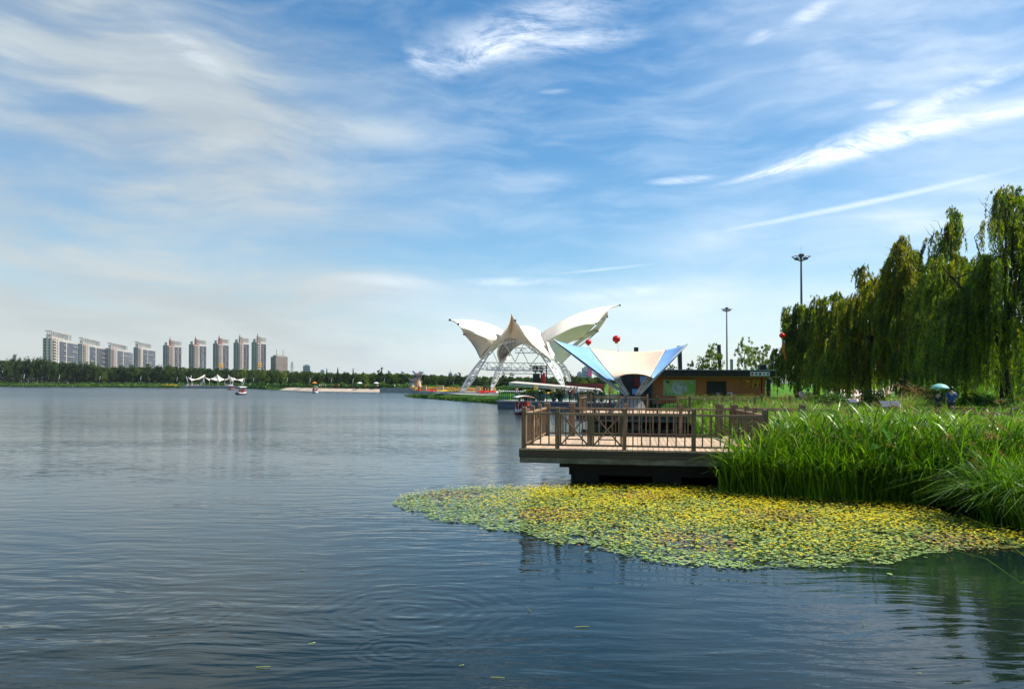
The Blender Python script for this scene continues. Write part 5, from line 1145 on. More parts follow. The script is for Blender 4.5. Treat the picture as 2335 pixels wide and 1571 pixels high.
for i, (px, yt, w_, kd, mm) in enumerate(FT):
    place = next(l for a, c, l in LM if a <= px < c); key = (place, kd, mm)
    same = sorted(f[0] for f in FT if next(l for a, c, l in LM if a <= f[0] < c) == place and f[3] == kd and f[4] == mm)
    pre = '' if len(same) == 1 else (('left ', 'right ')[same.index(px)] if len(same) == 2 else ORD[same.index(px)]+' ')
    nm = {'conifer': 'conifer_tree', 'willow': 'willow_tree'}.get(kd, 'broadleaf_tree')
    Y = interp(px, SHY)+random.uniform(20, 34)
    if px > 1270: Y = 235+random.uniform(0, 12)
    tree('%s%s %s tree %s' % (pre, MW[mm], KW[kd], place), px, yt, w_, kd, Y, mm, 'trees along the far bank', z=1.0, name=nm)
# the wood behind them, one mass
def woodland(name, label, pts, n, size, m, seed):
    """pts: (px, ytop, Y); leaf clumps fill from the ground to an uneven top"""
    g = np.random.default_rng(seed); px = g.uniform(pts[0][0], pts[-1][0], n); A = np.array(pts, float)
    top = np.interp(px, A[:, 0], A[:, 1]); Y = np.interp(px, A[:, 0], A[:, 2])+g.uniform(0, 14, n)
    x = (px-CX)*Y/F; ph = px*0.32; bumps = 0.5*np.sin(ph)+0.3*np.sin(ph*2.3+1)+0.2*np.sin(ph*5.1)
    zt_ = H0+(870.5+px*.0055-top+bumps*2.6)*Y/F; z = .7+(zt_-.7)*g.uniform(0, 1, n)**.85
    V = leaf_quads(np.stack([x, Y, z], 1), g, size); o = link(name, npmesh(name, V, np.arange(len(V)).reshape(-1, 4), [M[m]]))
    return tag(o, label, 'woodland', kind='stuff')
woodland('woodland', 'mass of dark woodland behind the far bank trees, left half of the lake shore', [(-150,822,560),(110,824,545),(240,838,520),(400,838,500),(560,844,480),(660,847,420)], 42000, 0.8, 'crown_dark', 5)
woodland('woodland', 'mass of green woodland behind the beach, windmills and large tent', [(655,848,400),(760,852,350),(900,853,330),(1000,857,330),(1150,862,330),(1290,861,320),(1460,864,310)], 34000, 0.66, 'crown_mid', 6)
woodland('woodland', 'mass of dark trees on the skyline behind the restaurant and willows', [(1455,866,300),(1600,868,300),(1750,868,300),(1800,858,200),(1950,846,180),(2150,838,170),(2335,830,165),(2600,820,165)], 26000, 0.5, 'crown_dark', 8)
def leafband(name, label, rows, n, h, size, m, seed, z0=1.0, cat='hedge'):
    """a band of low leaves between two lines of ground points"""
    g = np.random.default_rng(seed); L = np.array([r[:2] for r in rows], float); Q_ = np.array([r[2:] for r in rows], float)
    t_ = g.uniform(0, len(rows)-1, n); k = np.minimum(t_.astype(int), len(rows)-2); u = (t_-k)[:, None]; v = g.uniform(0, 1, (n, 1))
    p = (L[k]*(1-u)+L[k+1]*u)*(1-v)+(Q_[k]*(1-u)+Q_[k+1]*u)*v
    z = z0+g.uniform(0, 1, n)*h*(0.8+0.25*np.sin(p[:, 0]*.9)*np.sin(p[:, 0]*.23))
    V = leaf_quads(np.column_stack([p, z]), g, size); o = link(name, npmesh(name, V, np.arange(len(V)).reshape(-1, 4), [M[m]]))
    return tag(o, label, cat, kind='stuff')
def brow(px, a, c): Y = interp(px, SHY); return (PX(px, Y+a), Y+a, PX(px, Y+c), Y+c)
leafband('bank_grass', 'dark fringe of grass and reeds at the waterline of the far bank', [brow(p, -2.5, 3.5) for p in (-100,15,250,400,550,610)], 14000, 1.5, 0.42, 'hedge', 11, 0.0, 'grass')
leafband('hedge', 'low bright green hedge along the far bank below the trees', [brow(p, 11, 16) for p in (-100,15,250,400,550,650,760,860,930)], 16000, 2.3, 0.42, 'hedge', 12)
leafband('meadow', 'rough bright green meadow strip on the far bank between hedge and water', [brow(p, 4, 9) for p in (-100,15,250,400,520)], 7000, 0.7, 0.40, 'crown_pale', 13, 1.0, 'grass')
leafband('hedge', 'low hedge behind the flower garden on the point', [(-40,265,-40,272),(-20,262,-20,270),(5,258,5,266),(32,250,32,258)], 9000, 1.7, 0.35, 'hedge', 14)
leafband('water_plants', 'leafy fringe of water plants along the point left of the railed platform', [(-24.6,176,-21,186),(-20,160,-18,166),(-14.2,146,-13,151),(-9.6,133,-8.4,138),(-4.6,121,-3.6,127),(-1.8,113,-1.2,119)], 15000, 0.62, 0.17, 'hedge', 15, 0.02, 'water plants')
# young thin trees behind the restaurant
YT = [(1623,776,64,'young','crown_young',112,'tall airy young tree left of the thinner light mast, behind the restaurant'),(1573,815,24,'sparse','crown_dark',120,'small dark thin tree just right of the wedge-shaped pylon'),
      (1598,806,30,'young','crown_mid',125,'low airy tree left of the tallest one behind the restaurant roof'),(1533,822,34,'young','crown_mid',122,'small tree half hidden behind the right blue canopy wing'),
      (1698,762,50,'young','crown_young',115,'tall thin tree just right of the short grey pylon'),(1733,770,66,'young','crown_young',104,'broad yellow-green tree above the right end of the restaurant roof'),
      (1765,846,26,'round','crown_pale',112,'small round bush tree beside the right end of the restaurant'),(1680,835,26,'sparse','crown_dark',128,'small dim tree between the grey pylon and the thin tall tree')]
for px, yt, w_, kd, mm, Y, lb in YT: tree(lb, px, yt, w_, kd, Y, mm, 'young trees behind the restaurant', name='young_tree')
# ---- the willows on the right
def willow(label, px, pts, ytop, Y, W_, seed, mixg=0.3, ns=1500, fork=0.25, lean=0.0, dens=1.0, ls=0.17):
    g = np.random.default_rng(seed); x0 = PX(px, Y); zb = hz(x0, Y); H = P(px, ytop, Y).z-zb
    t_ = thing('willow_tree', label, 'tree', (x0, Y, zb-0.1), 0, 'large willows on the right bank', world=False)
    tr = MB(); nb = 7; tips = []
    zf = H*fork; rt = 0.018*H+0.10
    tr.tube([(0,0,-.1),(lean*.1,0,zf*.5),(lean*.3,0,zf)], [rt*1.25, rt, rt*.85], 10); tr.build('trunk', M['bark'], t_, True)
    ns = int(ns*.85); ls *= .82
    br = []
    for k in range(nb):
        a = 2*math.pi*k/nb+g.uniform(-.4,.4); e = g.uniform(.10,.42)*W_; zt_ = H*g.uniform(.66,.97) if k else H*.985
        if k == 0: e = 0.05
        s = Vector((lean*.3, 0, zf*.92)); mid = Vector((math.cos(a)*e*.45+lean*.5, math.sin(a)*e*.45, zf+(zt_-zf)*.5)); end = Vector((math.cos(a)*e+lean, math.sin(a)*e, zt_))
        c = cat_rom([s, mid, end], 9); br.append((c, rt*g.uniform(.4,.6)))
        MB().tube(c, rt*.5, 7, .02).build('limb', M['bark'], t_, True)
    tw = MB()
    anchors = []; aw = []
    for c, r in br:
        for _ in range(11):
            i = g.integers(2, 9); p = c[i]; a = g.uniform(0, 6.283); q = (p.z/H)
            rad = W_*.5*(0.08+1.12*math.sin(math.pi*min(1, max(0.03, (1-q)*0.66+.02)))**.95)*g.uniform(.35, 1.2)
            e = Vector((p.x*.4+math.cos(a)*rad, p.y*.4+math.sin(a)*rad, min(p.z+g.uniform(-.20,.10)*H, H*1.0)))
            m_ = p.lerp(e, .55)+Vector((0,0,g.uniform(.04,.10)*H)); b_ = cat_rom([p, m_, e], 8)
            b_[-1].z = max(b_[-1].z, 2.2)
            tw.tube(b_[::2]+[b_[-1]], .035, 4, .010, caps=False)
            for j in range(2, 8): anchors.append(b_[j]); aw.append(e.length)
    for _ in range(9):   # bare shoots poking out of the top
        a = g.uniform(0, 6.28); p = Vector((math.cos(a)*W_*.12, math.sin(a)*W_*.12, H*g.uniform(.86,.94))); tw.tube([p, p+Vector((math.cos(a)*.3, 0, H*.05)), p+Vector((math.cos(a)*.9, 0, H*g.uniform(.05,.11)))], .022, 4, .006, caps=False)
    tag(tw.build('twigs', M['bark'], t_), kind='stuff')
    A = np.array([tuple(p) for p in anchors]); idx = g.integers(0, len(A), ns); S = A[idx]+g.normal(size=(ns, 3))*np.array([.15,.15,.10])
    L = g.uniform(.05, .36, ns)*H*(0.6+.6*g.uniform(0, 1, ns))*(1.30-.85*S[:, 2]/H); L = np.minimum(L, np.maximum(S[:, 2]-g.uniform(.1, 2.3, ns), .4))
    out = S[:, :2].copy(); out /= (np.linalg.norm(out, axis=1)[:, None]+.01)
    nl = np.maximum((L*27*dens).astype(int), 5); tot = nl.sum(); si = np.repeat(np.arange(ns), nl)
    s_ = g.uniform(0, 1, tot)*L[si]; h_ = .42*(1-np.exp(-s_*1.6)); sway = np.sin(s_*1.7+si)*.06
    c = np.stack([S[si, 0]+out[si, 0]*h_+sway, S[si, 1]+out[si, 1]*h_+sway*.6, S[si, 2]+.12*np.sin(np.minimum(s_*3, 3.1))-s_], 1)+g.normal(size=(tot, 3))*.04
    d = np.stack([g.normal(size=tot)*.38, g.normal(size=tot)*.38, -np.ones(tot)], 1); d /= np.linalg.norm(d, axis=1)[:, None]
    a = g.uniform(0, 6.283, tot); w = np.stack([np.cos(a), np.sin(a), np.zeros(tot)], 1); w -= d*(w*d).sum(1)[:, None]; w /= np.linalg.norm(w, axis=1)[:, None]
    sl = ls*g.uniform(.6, 1.25, tot)[:, None]; sw_ = sl*.24
    V = np.stack([c-d*sl, c-w*sw_*.9, c+d*sl, c+w*sw_*.9], 1).reshape(-1, 3)
    gold = (np.sin(si*12.9898)*43758.5453 % 1) < (mixg*np.clip((S[si, 2]/H-.25)*1.7, .15, 1.3))
    dk_ = (np.sin(si*78.233)*12543.1234 % 1) < .38
    me = npmesh('crown', V, np.arange(len(V)).reshape(-1, 4), [M['willow'], M['willow_gold'], M['willow_dark']], np.where(gold, 1, np.where(dk_, 2, 0)).astype(np.int32))
    link('crown', me, t_); return t_
willow('tallest willow at the right edge, its black trunk reaching down to the reeds', 2296, None, 448, 46, 8.6, 21, .18, 3100, .30, -.2, 1.15, .14)
willow('tall willow with a forked black trunk directly behind the green umbrella', 2158, None, 500, 57, 6.8, 22, .20, 2300, .22, .3, 1.1, .17)
willow('tall willow just left of the forked one, its crown turning yellow', 2062, None, 556, 63, 6.2, 23, .50, 2000, .28, .2, 1.1, .18)
willow('broad yellowing willow in the middle of the row with a dark leaning trunk', 1978, None, 614, 68, 7.0, 24, .62, 2100, .24, .3, 1.1, .18)
willow('smaller open willow with a straight dark trunk, third from the left of the row', 1908, None, 676, 80, 5.6, 25, .28, 1500, .3, 0, 1.0, .20)
willow('slender green willow right of the tall light mast', 1862, None, 686, 88, 4.6, 26, .12, 1300, .3, 0, 1.0, .21)
willow('leftmost willow of the row, its drooping twigs beside the red balloon', 1819, None, 702, 92, 5.2, 27, .10, 1500, .3, 0, 1.0, .21)
willow('lower willow filling the gap between the two tallest ones', 2232, None, 720, 66, 6.0, 28, .10, 1300, .3, 0, .9, .21)
willow('low dark willow behind the small open willow', 1935, None, 760, 98, 6.6, 31, .10, 1100, .3, 0, .9, .26)
# ---- bushes between the reeds and the willows
for px, Y, r, hh, m, lb in ((1905,50,1.1,1.3,'hedge','round green bush left of the broad willow trunk'),(1990,46,1.0,1.4,'crown_mid','dark bush right below the yellowing willows'),(2085,44,1.2,1.7,'crown_mid','tall dark bush left of the feathery grass tuft'),
        (2120,47,.9,1.3,'hedge','small green bush just behind the green umbrella'),(2225,47,1.2,1.2,'hedge','low green bush right of the man in blue'),(2275,42,1.0,1.0,'crown_mid','low dark bush at the foot of the tallest willow'),(1860,56,1.0,1.1,'hedge','low bush right of the two sitting people')):
    x = PX(px, Y); t_ = thing('bush', lb, 'bush', (x, Y, hz(x, Y)), 0, 'bushes under the willows', world=False)
    foliage_ball('foliage', t_, (0,0,hh*.45), (r, r*.8, hh*.6), 3000, .075, M[m]); MB().tube([(0,0,-.1),(.05,0,hh*.5)], .04, 5).build('stem', M['bark'], t_)
# ---- reeds
def blades(name, label, poly, n, hmin, hmax, wind, mats, fr, seed, width=.011, z0=0.0, droop=.55, cat='reeds', lean=.16, zfun=None, plumes=0, hf=None):
    g = np.random.default_rng(seed); x, y = scatter(poly, n, g); K_ = 5
    clump = np.sin(x*2.1+1)*np.sin(y*1.7)+.5*np.sin(x*4.7+y*3.1)
    hgt = g.uniform(hmin, hmax, n)*(1+.08*clump)*(1 if hf is None else np.interp(x/y*F+CX, hf[0], hf[1])); a = g.uniform(0, 6.283, n); ln = g.uniform(.03, lean, n)
    dx = np.cos(a)*ln+wind[0]*g.uniform(.3, 1.2, n); dy = np.sin(a)*ln+wind[1]*g.uniform(.3, 1.2, n)
    dr = droop*g.uniform(.2, 1.3, n)
    zb = np.full(n, z0) if zfun is None else np.array([zfun(p, q)-.05 for p, q in zip(x, y)])
    wv_ = width*g.uniform(.6, 1.5, n); pa = g.uniform(0, 3.1416, n); wx, wy = np.cos(pa)*wv_, np.sin(pa)*wv_
    V = np.zeros((n, (K_+1)*2, 3)); hd = np.hypot(dx, dy)+1e-6; ux, uy = dx/hd, dy/hd
    for k in range(K_+1):
        s = k/K_; out = hgt*(hd*s+dr*.55*s**3); zz = hgt*(s-dr*.55*s**3.2); ww = (1-s**2.2)*.92+.05
        cx_, cy_ = x+ux*out, y+uy*out
        V[:, 2*k, 0] = cx_-wx*ww; V[:, 2*k, 1] = cy_-wy*ww; V[:, 2*k+1, 0] = cx_+wx*ww; V[:, 2*k+1, 1] = cy_+wy*ww
        V[:, 2*k, 2] = zb+np.maximum(zz, .02); V[:, 2*k+1, 2] = V[:, 2*k, 2]
    base = (np.arange(n)*(K_+1)*2)[:, None, None]; q = np.array([[2*k, 2*k+1, 2*k+3, 2*k+2] for k in range(K_)])[None]
    Qs = (base+q).reshape(-1, 4); mi = np.repeat((g.uniform(0, 1, n) < fr).astype(np.int32), K_)
    o = link(name, npmesh(name, V.reshape(-1, 3), Qs, [M[m_] for m_ in mats], mi)); tag(o, label, cat, kind='stuff')
    if plumes:
        i = g.integers(0, n, plumes); tip = np.stack([x[i]+ux[i]*hgt[i]*hd[i]*.9, y[i]+uy[i]*hgt[i]*hd[i]*.9, zb[i]+hgt[i]*g.uniform(.86, 1.12, plumes)], 1)
        m_ = 46; t_ = g.uniform(0, 1, (plumes, m_, 1)); dirn = np.stack([.75+.3*g.normal(size=plumes), .2*g.normal(size=plumes), -.15+.35*g.normal(size=plumes)], 1)[:, None]
        c = tip[:, None]+dirn*t_*.30+g.normal(size=(plumes, m_, 3))*.028*(1.2-t_); c[..., 2] -= .10*t_[..., 0]**2
        Vp = leaf_quads(c.reshape(-1, 3), g, .022, .3); tag(link('seed_heads', npmesh('seed_heads', Vp, np.arange(len(Vp)).reshape(-1, 4), [M['plume']])), 'tan feathery seed heads over '+' '.join(label.split(',')[0].split()[:9]), 'seed heads', kind='stuff')
    return o
RA = [(5.5,20.45),(6.2,20.0),(7.9,19.0),(9.75,18.3),(11.5,17.6),(14.5,17.8),(15.8,20.0),(15.0,22.3),(12.2,24.0),(9.8,25.3),(7.5,25.6),(7.25,20.7)]
blades('reeds', 'dense bank of tall green reeds in the water right of the near deck', RA, 8500, 1.7, 2.8, (.10,-.03), ('reed','reed_dark'), .45, 41, .023, plumes=110, hf=([1590,1700,1850,2000,2150,2335],[.60,.72,.86,.90,.86,.86]))
gfl = np.random.default_rng(5)
blades('reed_leaves', 'arching pale-tipped leaf blades along the upper part of the dense reeds', RA, 10500, .40, .90, (.05,-.05), ('reed','reed_pale'), .24, 51, .021, lean=.75, droop=1.05, zfun=lambda x, y: gfl.uniform(.75, 2.1)*float(np.interp(x/y*F+CX, [1590,1700,1850,2000,2150,2335], [.58,.70,.84,.88,.84,.84])))
blades('reed_leaves', 'arching leaf blades on the reeds behind the near deck', [(7.4,27.6),(9.8,27.5),(12.8,26.2),(15.6,24.6),(17.5,27),(18,36),(17,46),(14.8,46),(11.5,44.5),(9.3,40),(8.0,33)], 9000, .45, .9, (.05,-.05), ('reed','reed_pale'), .45, 52, .020, lean=.75, droop=1.05, zfun=lambda x, y: gfl.uniform(.8, 1.55))
blades('dead_stalks', 'scattered dead straw-coloured stalks among the dense reeds', RA, 420, 1.2, 2.3, (.12,-.08), ('straw','plume'), .3, 53, .015, lean=.45, droop=.7, hf=([1590,1700,1850,2335],[.6,.72,.86,.88]))
blades('reeds', 'outermost reeds leaning over the water and the corner of the near deck', [(5.4,20.35),(6.2,19.8),(7.9,18.8),(9.8,18.1),(11.3,17.3),(11.5,18.2),(9.8,19.0),(7.9,19.7),(6.4,20.6)], 2400, 1.0, 2.1, (-.16,-.22), ('reed','reed_dark'), .40, 42, .017, droop=.8, lean=.34, plumes=14)
blades('arching_grass', 'darker arching grass clump at the right edge, drooping over the lily pads', [(9.6,15.6),(11.6,13.6),(13.2,15.5),(12.2,17.6),(10.3,17.0)], 3300, 1.1, 2.0, (-.22,-.10), ('reed_dark','reed'), .45, 43, .017, droop=1.1, lean=.40, cat='grass', plumes=40)
blades('reeds', 'reeds behind the near deck and boardwalk, reaching towards the second deck', [(7.4,27.6),(9.8,27.5),(12.8,26.2),(15.6,24.6),(17.5,27),(18,36),(17,46),(14.8,46),(11.5,44.5),(9.3,40),(8.0,33)], 20000, 1.5, 2.2, (.12,-.02), ('reed','reed_pale'), .22, 44, .017, plumes=120)
blades('reeds', 'far reeds between the second deck and the restaurant wall', [(14.8,48),(17,47),(24,50),(26,64),(24,76),(16,76),(15,60)], 9000, .8, 1.35, (.12,-.02), ('reed','reed_pale'), .35, 45, .026, z0=.9, plumes=160)
blades('tall_grass', 'tall grass on the bank in front of the willows', [(17.5,26),(23,22),(30,28),(31,40),(24,44),(18,44)], 9000, .45, .95, (.1,0), ('reed','reed_pale'), .3, 46, .016, cat='grass', zfun=hz)
blades('ornamental_grass', 'tuft of tall feathery grass standing left of the green umbrella', [(19.6,39.2),(21.0,39.2),(21.0,40.6),(19.6,40.6)], 900, 1.3, 1.9, (.12,0), ('reed_pale','reed'), .3, 47, .018, cat='grass', zfun=hz, droop=1.0, lean=.35, plumes=40)
blades('rough_grass', 'rough unmown grass under the willows on the right', [(24,42),(33,44),(44,60),(46,72),(36,74),(28,60)], 12000, .25, .6, (.1,0), ('reed','reed_pale'), .2, 48, .022, cat='grass', zfun=hz)
# broad-leaved water plant in the reeds
bp = thing('broad_leaved_plant', 'water plant with a few large broad green leaves among the reeds', 'plant', PZ(2035,1125), group=None)
def bigleaf(px, py, Y, L, Wd, dirv, nrm):
    c = P(px, py, Y); d = Vector(dirv).normalized(); n_ = Vector(nrm).normalized(); s = d.cross(n_).normalized(); mb = MB(); N = 9; vs = []
    for k in range(N):
        t_ = k/(N-1); w = Wd*.5*math.sin(math.pi*min(1, t_*.93+.05))**.75; p = c+d*(t_-.5)*L-n_*(.10*L*(t_-.4)**2)
        vs += [p-s*w, p+n_*(-.02*L), p+s*w]
    mb.add(vs, [(3*k, 3*k+1, 3*k+4, 3*k+3) for k in range(N-1)]+[(3*k+1, 3*k+2, 3*k+5, 3*k+4) for k in range(N-1)])
    lo = mb.build('leaf', M['bigleaf'], bp, True); b0_ = PZ(2030,1128); MB().tube([b0_, b0_.lerp(c, .6)+Vector((.03,0,.06)), c-d*.45*L], .012, 5).build('stem', M['bigleaf'], bp); return lo
bigleaf(2023,992,18.35,.52,.13,(-.50,-.1,.80),(.45,-.75,.4)); bigleaf(2010,1040,18.3,.24,.16,(.45,0,.70),(.2,-.8,.6)); bigleaf(2046,1023,18.3,.26,.10,(-.35,0,.8),(.5,-.8,.2))
bigleaf(1994,1018,18.45,.20,.16,(.6,.1,.4),(-.2,-.6,.7)); bigleaf(2031,1053,18.25,.22,.06,(.8,-.1,.35),(.1,-.5,.8)); bigleaf(2003,1030,18.4,.24,.05,(.4,0,.7),(.6,-.6,.3)); bigleaf(1772,965,20.3,.24,.13,(.35,0,.75),(.1,-.9,.4))
# ---- floating leaves with yellow flowers
PADI = [(893,1150),(908,1136),(940,1126),(1000,1118),(1062,1112),(1200,1112),(1350,1110),(1500,1110),(1640,1114),(1760,1138),(1900,1148),(2050,1152),(2140,1170),(2230,1196),(2350,1222),(2480,1240),
        (2480,1262),(2335,1250),(2230,1256),(2120,1263),(2060,1276),(2030,1290),(1950,1282),(1895,1297),(1800,1292),(1700,1299),(1640,1294),(1560,1290),(1490,1284),(1430,1270),(1390,1262),(1340,1240),(1265,1244),(1200,1216),(1120,1210),(1080,1195),(1000,1190),(968,1178),(985,1168),(930,1165)]
PADW = [(p.x, p.y) for p in (PZ(*q) for q in PADI)]
gp = np.random.default_rng(77)
px_, py_ = scatter(PADW, 26000, gp)
ex, ey = scatter(PADW, 1500, gp); ex = ex+gp.normal(size=1500)*.22; ey = ey+gp.normal(size=1500)*.30
px_ = np.concatenate([px_, ex]); py_ = np.concatenate([py_, ey])
hole = (np.sin(px_*3.3+1.1)*np.sin(py_*2.7+px_*.9)+.6*np.sin(px_*7.1+2)*np.sin(py_*6.3)) < -1.12
px_, py_ = px_[~hole], py_[~hole]; N = len(px_)
pr = .016+.030*gp.uniform(0, 1, N)**1.5; pz = .008+gp.uniform(0, .026, N); pa = gp.uniform(0, 6.283, N); tx = gp.normal(size=N)*.07; ty = gp.normal(size=N)*.07
redzone = (np.sin(px_*1.3+.4)*np.sin(py_*1.1+2.0) > .55) & (gp.uniform(0, 1, N) < .5) | (gp.uniform(0, 1, N) < .03)
def padmesh(nm, m, rim=.0):
    mb = MB(); k = 9; vs = [(0,0,0)]+[(math.cos(a), math.sin(a), rim*(.5+.5*math.sin(a*2.3))) for a in [R(12)+R(336)*i/(k-1) for i in range(k)]]
    mb.add(vs, [(0, i+1, i+2) for i in range(k-1)]); me = mb.mesh(nm); me.materials.append(m); return me
order = np.argsort(py_); near = order[:300]; rest = order[300:]
PMS = {False: padmesh('lily_pad', M['pad'], .12), True: padmesh('lily_pad', M['pad_red'], .12)}
for i in near:
    o = bpy.data.objects.new('lily_pad', PMS[bool(redzone[i])]); COL.objects.link(o); o.location = (px_[i], py_[i], pz[i]); o.rotation_euler = (tx[i], ty[i], pa[i]); o.scale = (pr[i],)*3
    tag(o, ('reddish round floating leaf' if redzone[i] else 'green round floating leaf')+' at the near edge of the floating leaf carpet', 'lily pad', 'floating leaves along the near edge')
k = 7; ang = R(12)+R(336)*np.arange(k)/(k-1); cosA, sinA = np.cos(ang), np.sin(ang)
rx_, ry_, rr, ra = px_[rest], py_[rest], pr[rest], pa[rest]; n = len(rest); V = np.zeros((n, k+1, 3)); V[:, 0] = np.stack([rx_, ry_, pz[rest]], 1)
for j in range(k):
    ux = (cosA[j]*np.cos(ra)-sinA[j]*np.sin(ra))*rr; uy = (cosA[j]*np.sin(ra)+sinA[j]*np.cos(ra))*rr
    V[:, j+1, 0] = rx_+ux; V[:, j+1, 1] = ry_+uy; V[:, j+1, 2] = pz[rest]+ux*ty[rest]+uy*tx[rest]+.003
V[..., 2] = np.maximum(V[..., 2], .004)
tri_ = np.array([[0, j+1, j+2] for j in range(k-1)])[None]+(np.arange(n)*(k+1))[:, None, None]
o = link('floating_leaves', npmesh('floating_leaves', V.reshape(-1, 3), tri_.reshape(-1, 3), [M['pad'], M['pad_red']], np.repeat(redzone[rest].astype(np.int32), k-1)))
tag(o, 'carpet of round green floating leaves on the water in front of the near deck', 'floating leaves', kind='stuff')
# flowers
fx, fy = scatter(PADW, 27000, gp)
fpy = 877+H0*F/fy; fpx = fx*F/fy+CX
lo_edge = np.interp(fpx, [900,1100,1300,1500,1700,1900,2100,2350], [1165,1205,1240,1275,1290,1285,1260,1245]); up = np.interp(fpx, [900,1100,1500,1760,2100,2350], [1130,1112,1110,1138,1160,1222])
tt = (fpy-up)/(lo_edge-up+1e-6); den = np.clip(1.25-1.25*tt, .07, 1)*np.clip((fpx-1000)/260, .22, 1)*(0.55+.45*np.sin(fx*1.9)*np.sin(fy*1.6+1)+.25); keep = gp.uniform(0, 1, len(fx)) < den*.66
fx, fy = fx[keep], fy[keep]; N = len(fx); fh = gp.uniform(.045, .12, N); fr_ = gp.uniform(.018, .031, N); fa = gp.uniform(0, 6.28, N)
def flower_geo():
    vs, fs, mi = [], [], []
    for j in range(5):
        a = 2*math.pi*j/5; n0 = len(vs)
        for rr_, da, zz in ((.12,0,0),(.75,-.46,.16),(1.0,0,.30),(.75,.46,.16)): vs.append((rr_*math.cos(a+da), rr_*math.sin(a+da), zz))
        fs.append((n0, n0+1, n0+2, n0+3)); mi.append(0)
    return np.array(vs), fs
fv, ff = flower_geo(); o_ = np.argsort(fy); nearf, restf = o_[:300], o_[300:]
pm_ = MB(); pm_.add([tuple(v) for v in fv], ff); PM = pm_.mesh('petals'); PM.materials.append(M['petal'])
SM = MB().tube([(0,0,-1),(0,0,.02)], .09, 5).mesh('stalk'); SM.materials.append(M['reed'])
for i in nearf:
    t_ = thing('yellow_flower', 'small yellow flower raised above the near edge of the floating leaf carpet', 'flower', (fx[i], fy[i], fh[i]), fa[i], 'yellow flowers along the near edge', world=False)
    o = bpy.data.objects.new('petals', PM); COL.objects.link(o); o.parent = t_; o.scale = (fr_[i]*1.05,)*3
    o = bpy.data.objects.new('stalk', SM); COL.objects.link(o); o.parent = t_; o.scale = (.035,.035,fh[i])
n = len(restf); c, s = np.cos(fa[restf])[:, None], np.sin(fa[restf])[:, None]; r_ = fr_[restf][:, None]
V = np.stack([fx[restf][:, None]+(fv[:, 0]*c-fv[:, 1]*s)*r_, fy[restf][:, None]+(fv[:, 0]*s+fv[:, 1]*c)*r_, fh[restf][:, None]+fv[:, 2]*r_], 2)
Fq = np.array(ff)[None]+(np.arange(n)*len(fv))[:, None, None]
tag(link('yellow_flowers', npmesh('yellow_flowers', V.reshape(-1, 3), Fq.reshape(-1, 4), [M['petal']])), 'thousands of small yellow flowers standing over the carpet of floating leaves', 'flowers', kind='stuff')
# ------------------------------------------------------------------ people
def skinned(name, joints, edges, sub=1):
    me = bpy.data.meshes.new('tmp'); me.from_pydata([j[:3] for j in joints], edges, []); ob = bpy.data.objects.new('tmp', me); COL.objects.link(ob)
    ob.modifiers.new('s', 'SKIN'); 
    sv = me.skin_vertices[0].data if len(me.skin_vertices) else None
    for i, j in enumerate(joints):
        sv[i].radius = (j[3], j[4] if len(j) > 4 else j[3]); sv[i].use_root = (i == 0)
    su = ob.modifiers.new('u', 'SUBSURF'); su.levels = sub; su.render_levels = sub
    dg = bpy.context.evaluated_depsgraph_get(); m2 = bpy.data.meshes.new_from_object(ob.evaluated_get(dg)); m2.name = name
    bpy.data.objects.remove(ob); bpy.data.meshes.remove(me)
    m2.polygons.foreach_set('use_smooth', [True]*len(m2.polygons)); return m2
def pose(kind):
    """joint positions for a figure 1.7 m tall facing -Y; returns name -> (x,y,z)"""
    J = dict(pelvis=(0,0,.95), waist=(0,0,1.08), chest=(0,0,1.30), neck=(0,.01,1.46), head0=(0,-.01,1.54), head=(0,-.02,1.62))
    for s, k in ((-1,'r'),(1,'l')):
        J['hip'+k] = (s*.09,0,.90); J['knee'+k] = (s*.10,-.02,.50); J['ankle'+k] = (s*.10,.02,.09); J['toe'+k] = (s*.11,-.13,.04)
        J['sh'+k] = (s*.18,0,1.40); J['el'+k] = (s*.24,.03,1.13); J['wr'+k] = (s*.25,-.05,.89); J['ha'+k] = (s*.25,-.08,.80)
    if kind == 'photo':
        for s, k in ((-1,'r'),(1,'l')): J['el'+k] = (s*.27,-.16,1.22); J['wr'+k] = (s*.10,-.30,1.42); J['ha'+k] = (s*.05,-.34,1.48)
    if kind == 'walk':
        J['kneel'] = (.10,-.20,.52); J['anklel'] = (.10,-.12,.12); J['toel'] = (.10,-.26,.06); J['kneer'] = (-.10,.05,.50); J['ankler'] = (-.10,.28,.14); J['toer'] = (-.10,.16,.04); J['ell'] = (.24,.12,1.15); J['elr'] = (-.24,-.10,1.15); J['wrr'] = (-.22,-.28,1.02); J['har'] = (-.22,-.34,.98)
    if kind == 'hold':
        J['elr'] = (-.23,-.12,1.18); J['wrr'] = (-.14,-.22,1.36); J['har'] = (-.13,-.23,1.43)
    if kind == 'sit':
        for k_ in list(J): J[k_] = (J[k_][0], J[k_][1], J[k_][2]-.45)
        for s, k in ((-1,'r'),(1,'l')): J['hip'+k] = (s*.09,0,.45); J['knee'+k] = (s*.12,-.42,.48); J['ankle'+k] = (s*.12,-.46,.10); J['toe'+k] = (s*.12,-.60,.05); J['wr'+k] = (s*.16,-.25,.62); J['ha'+k] = (s*.14,-.33,.60); J['el'+k] = (s*.25,-.02,.68)
    return J
PB = {}
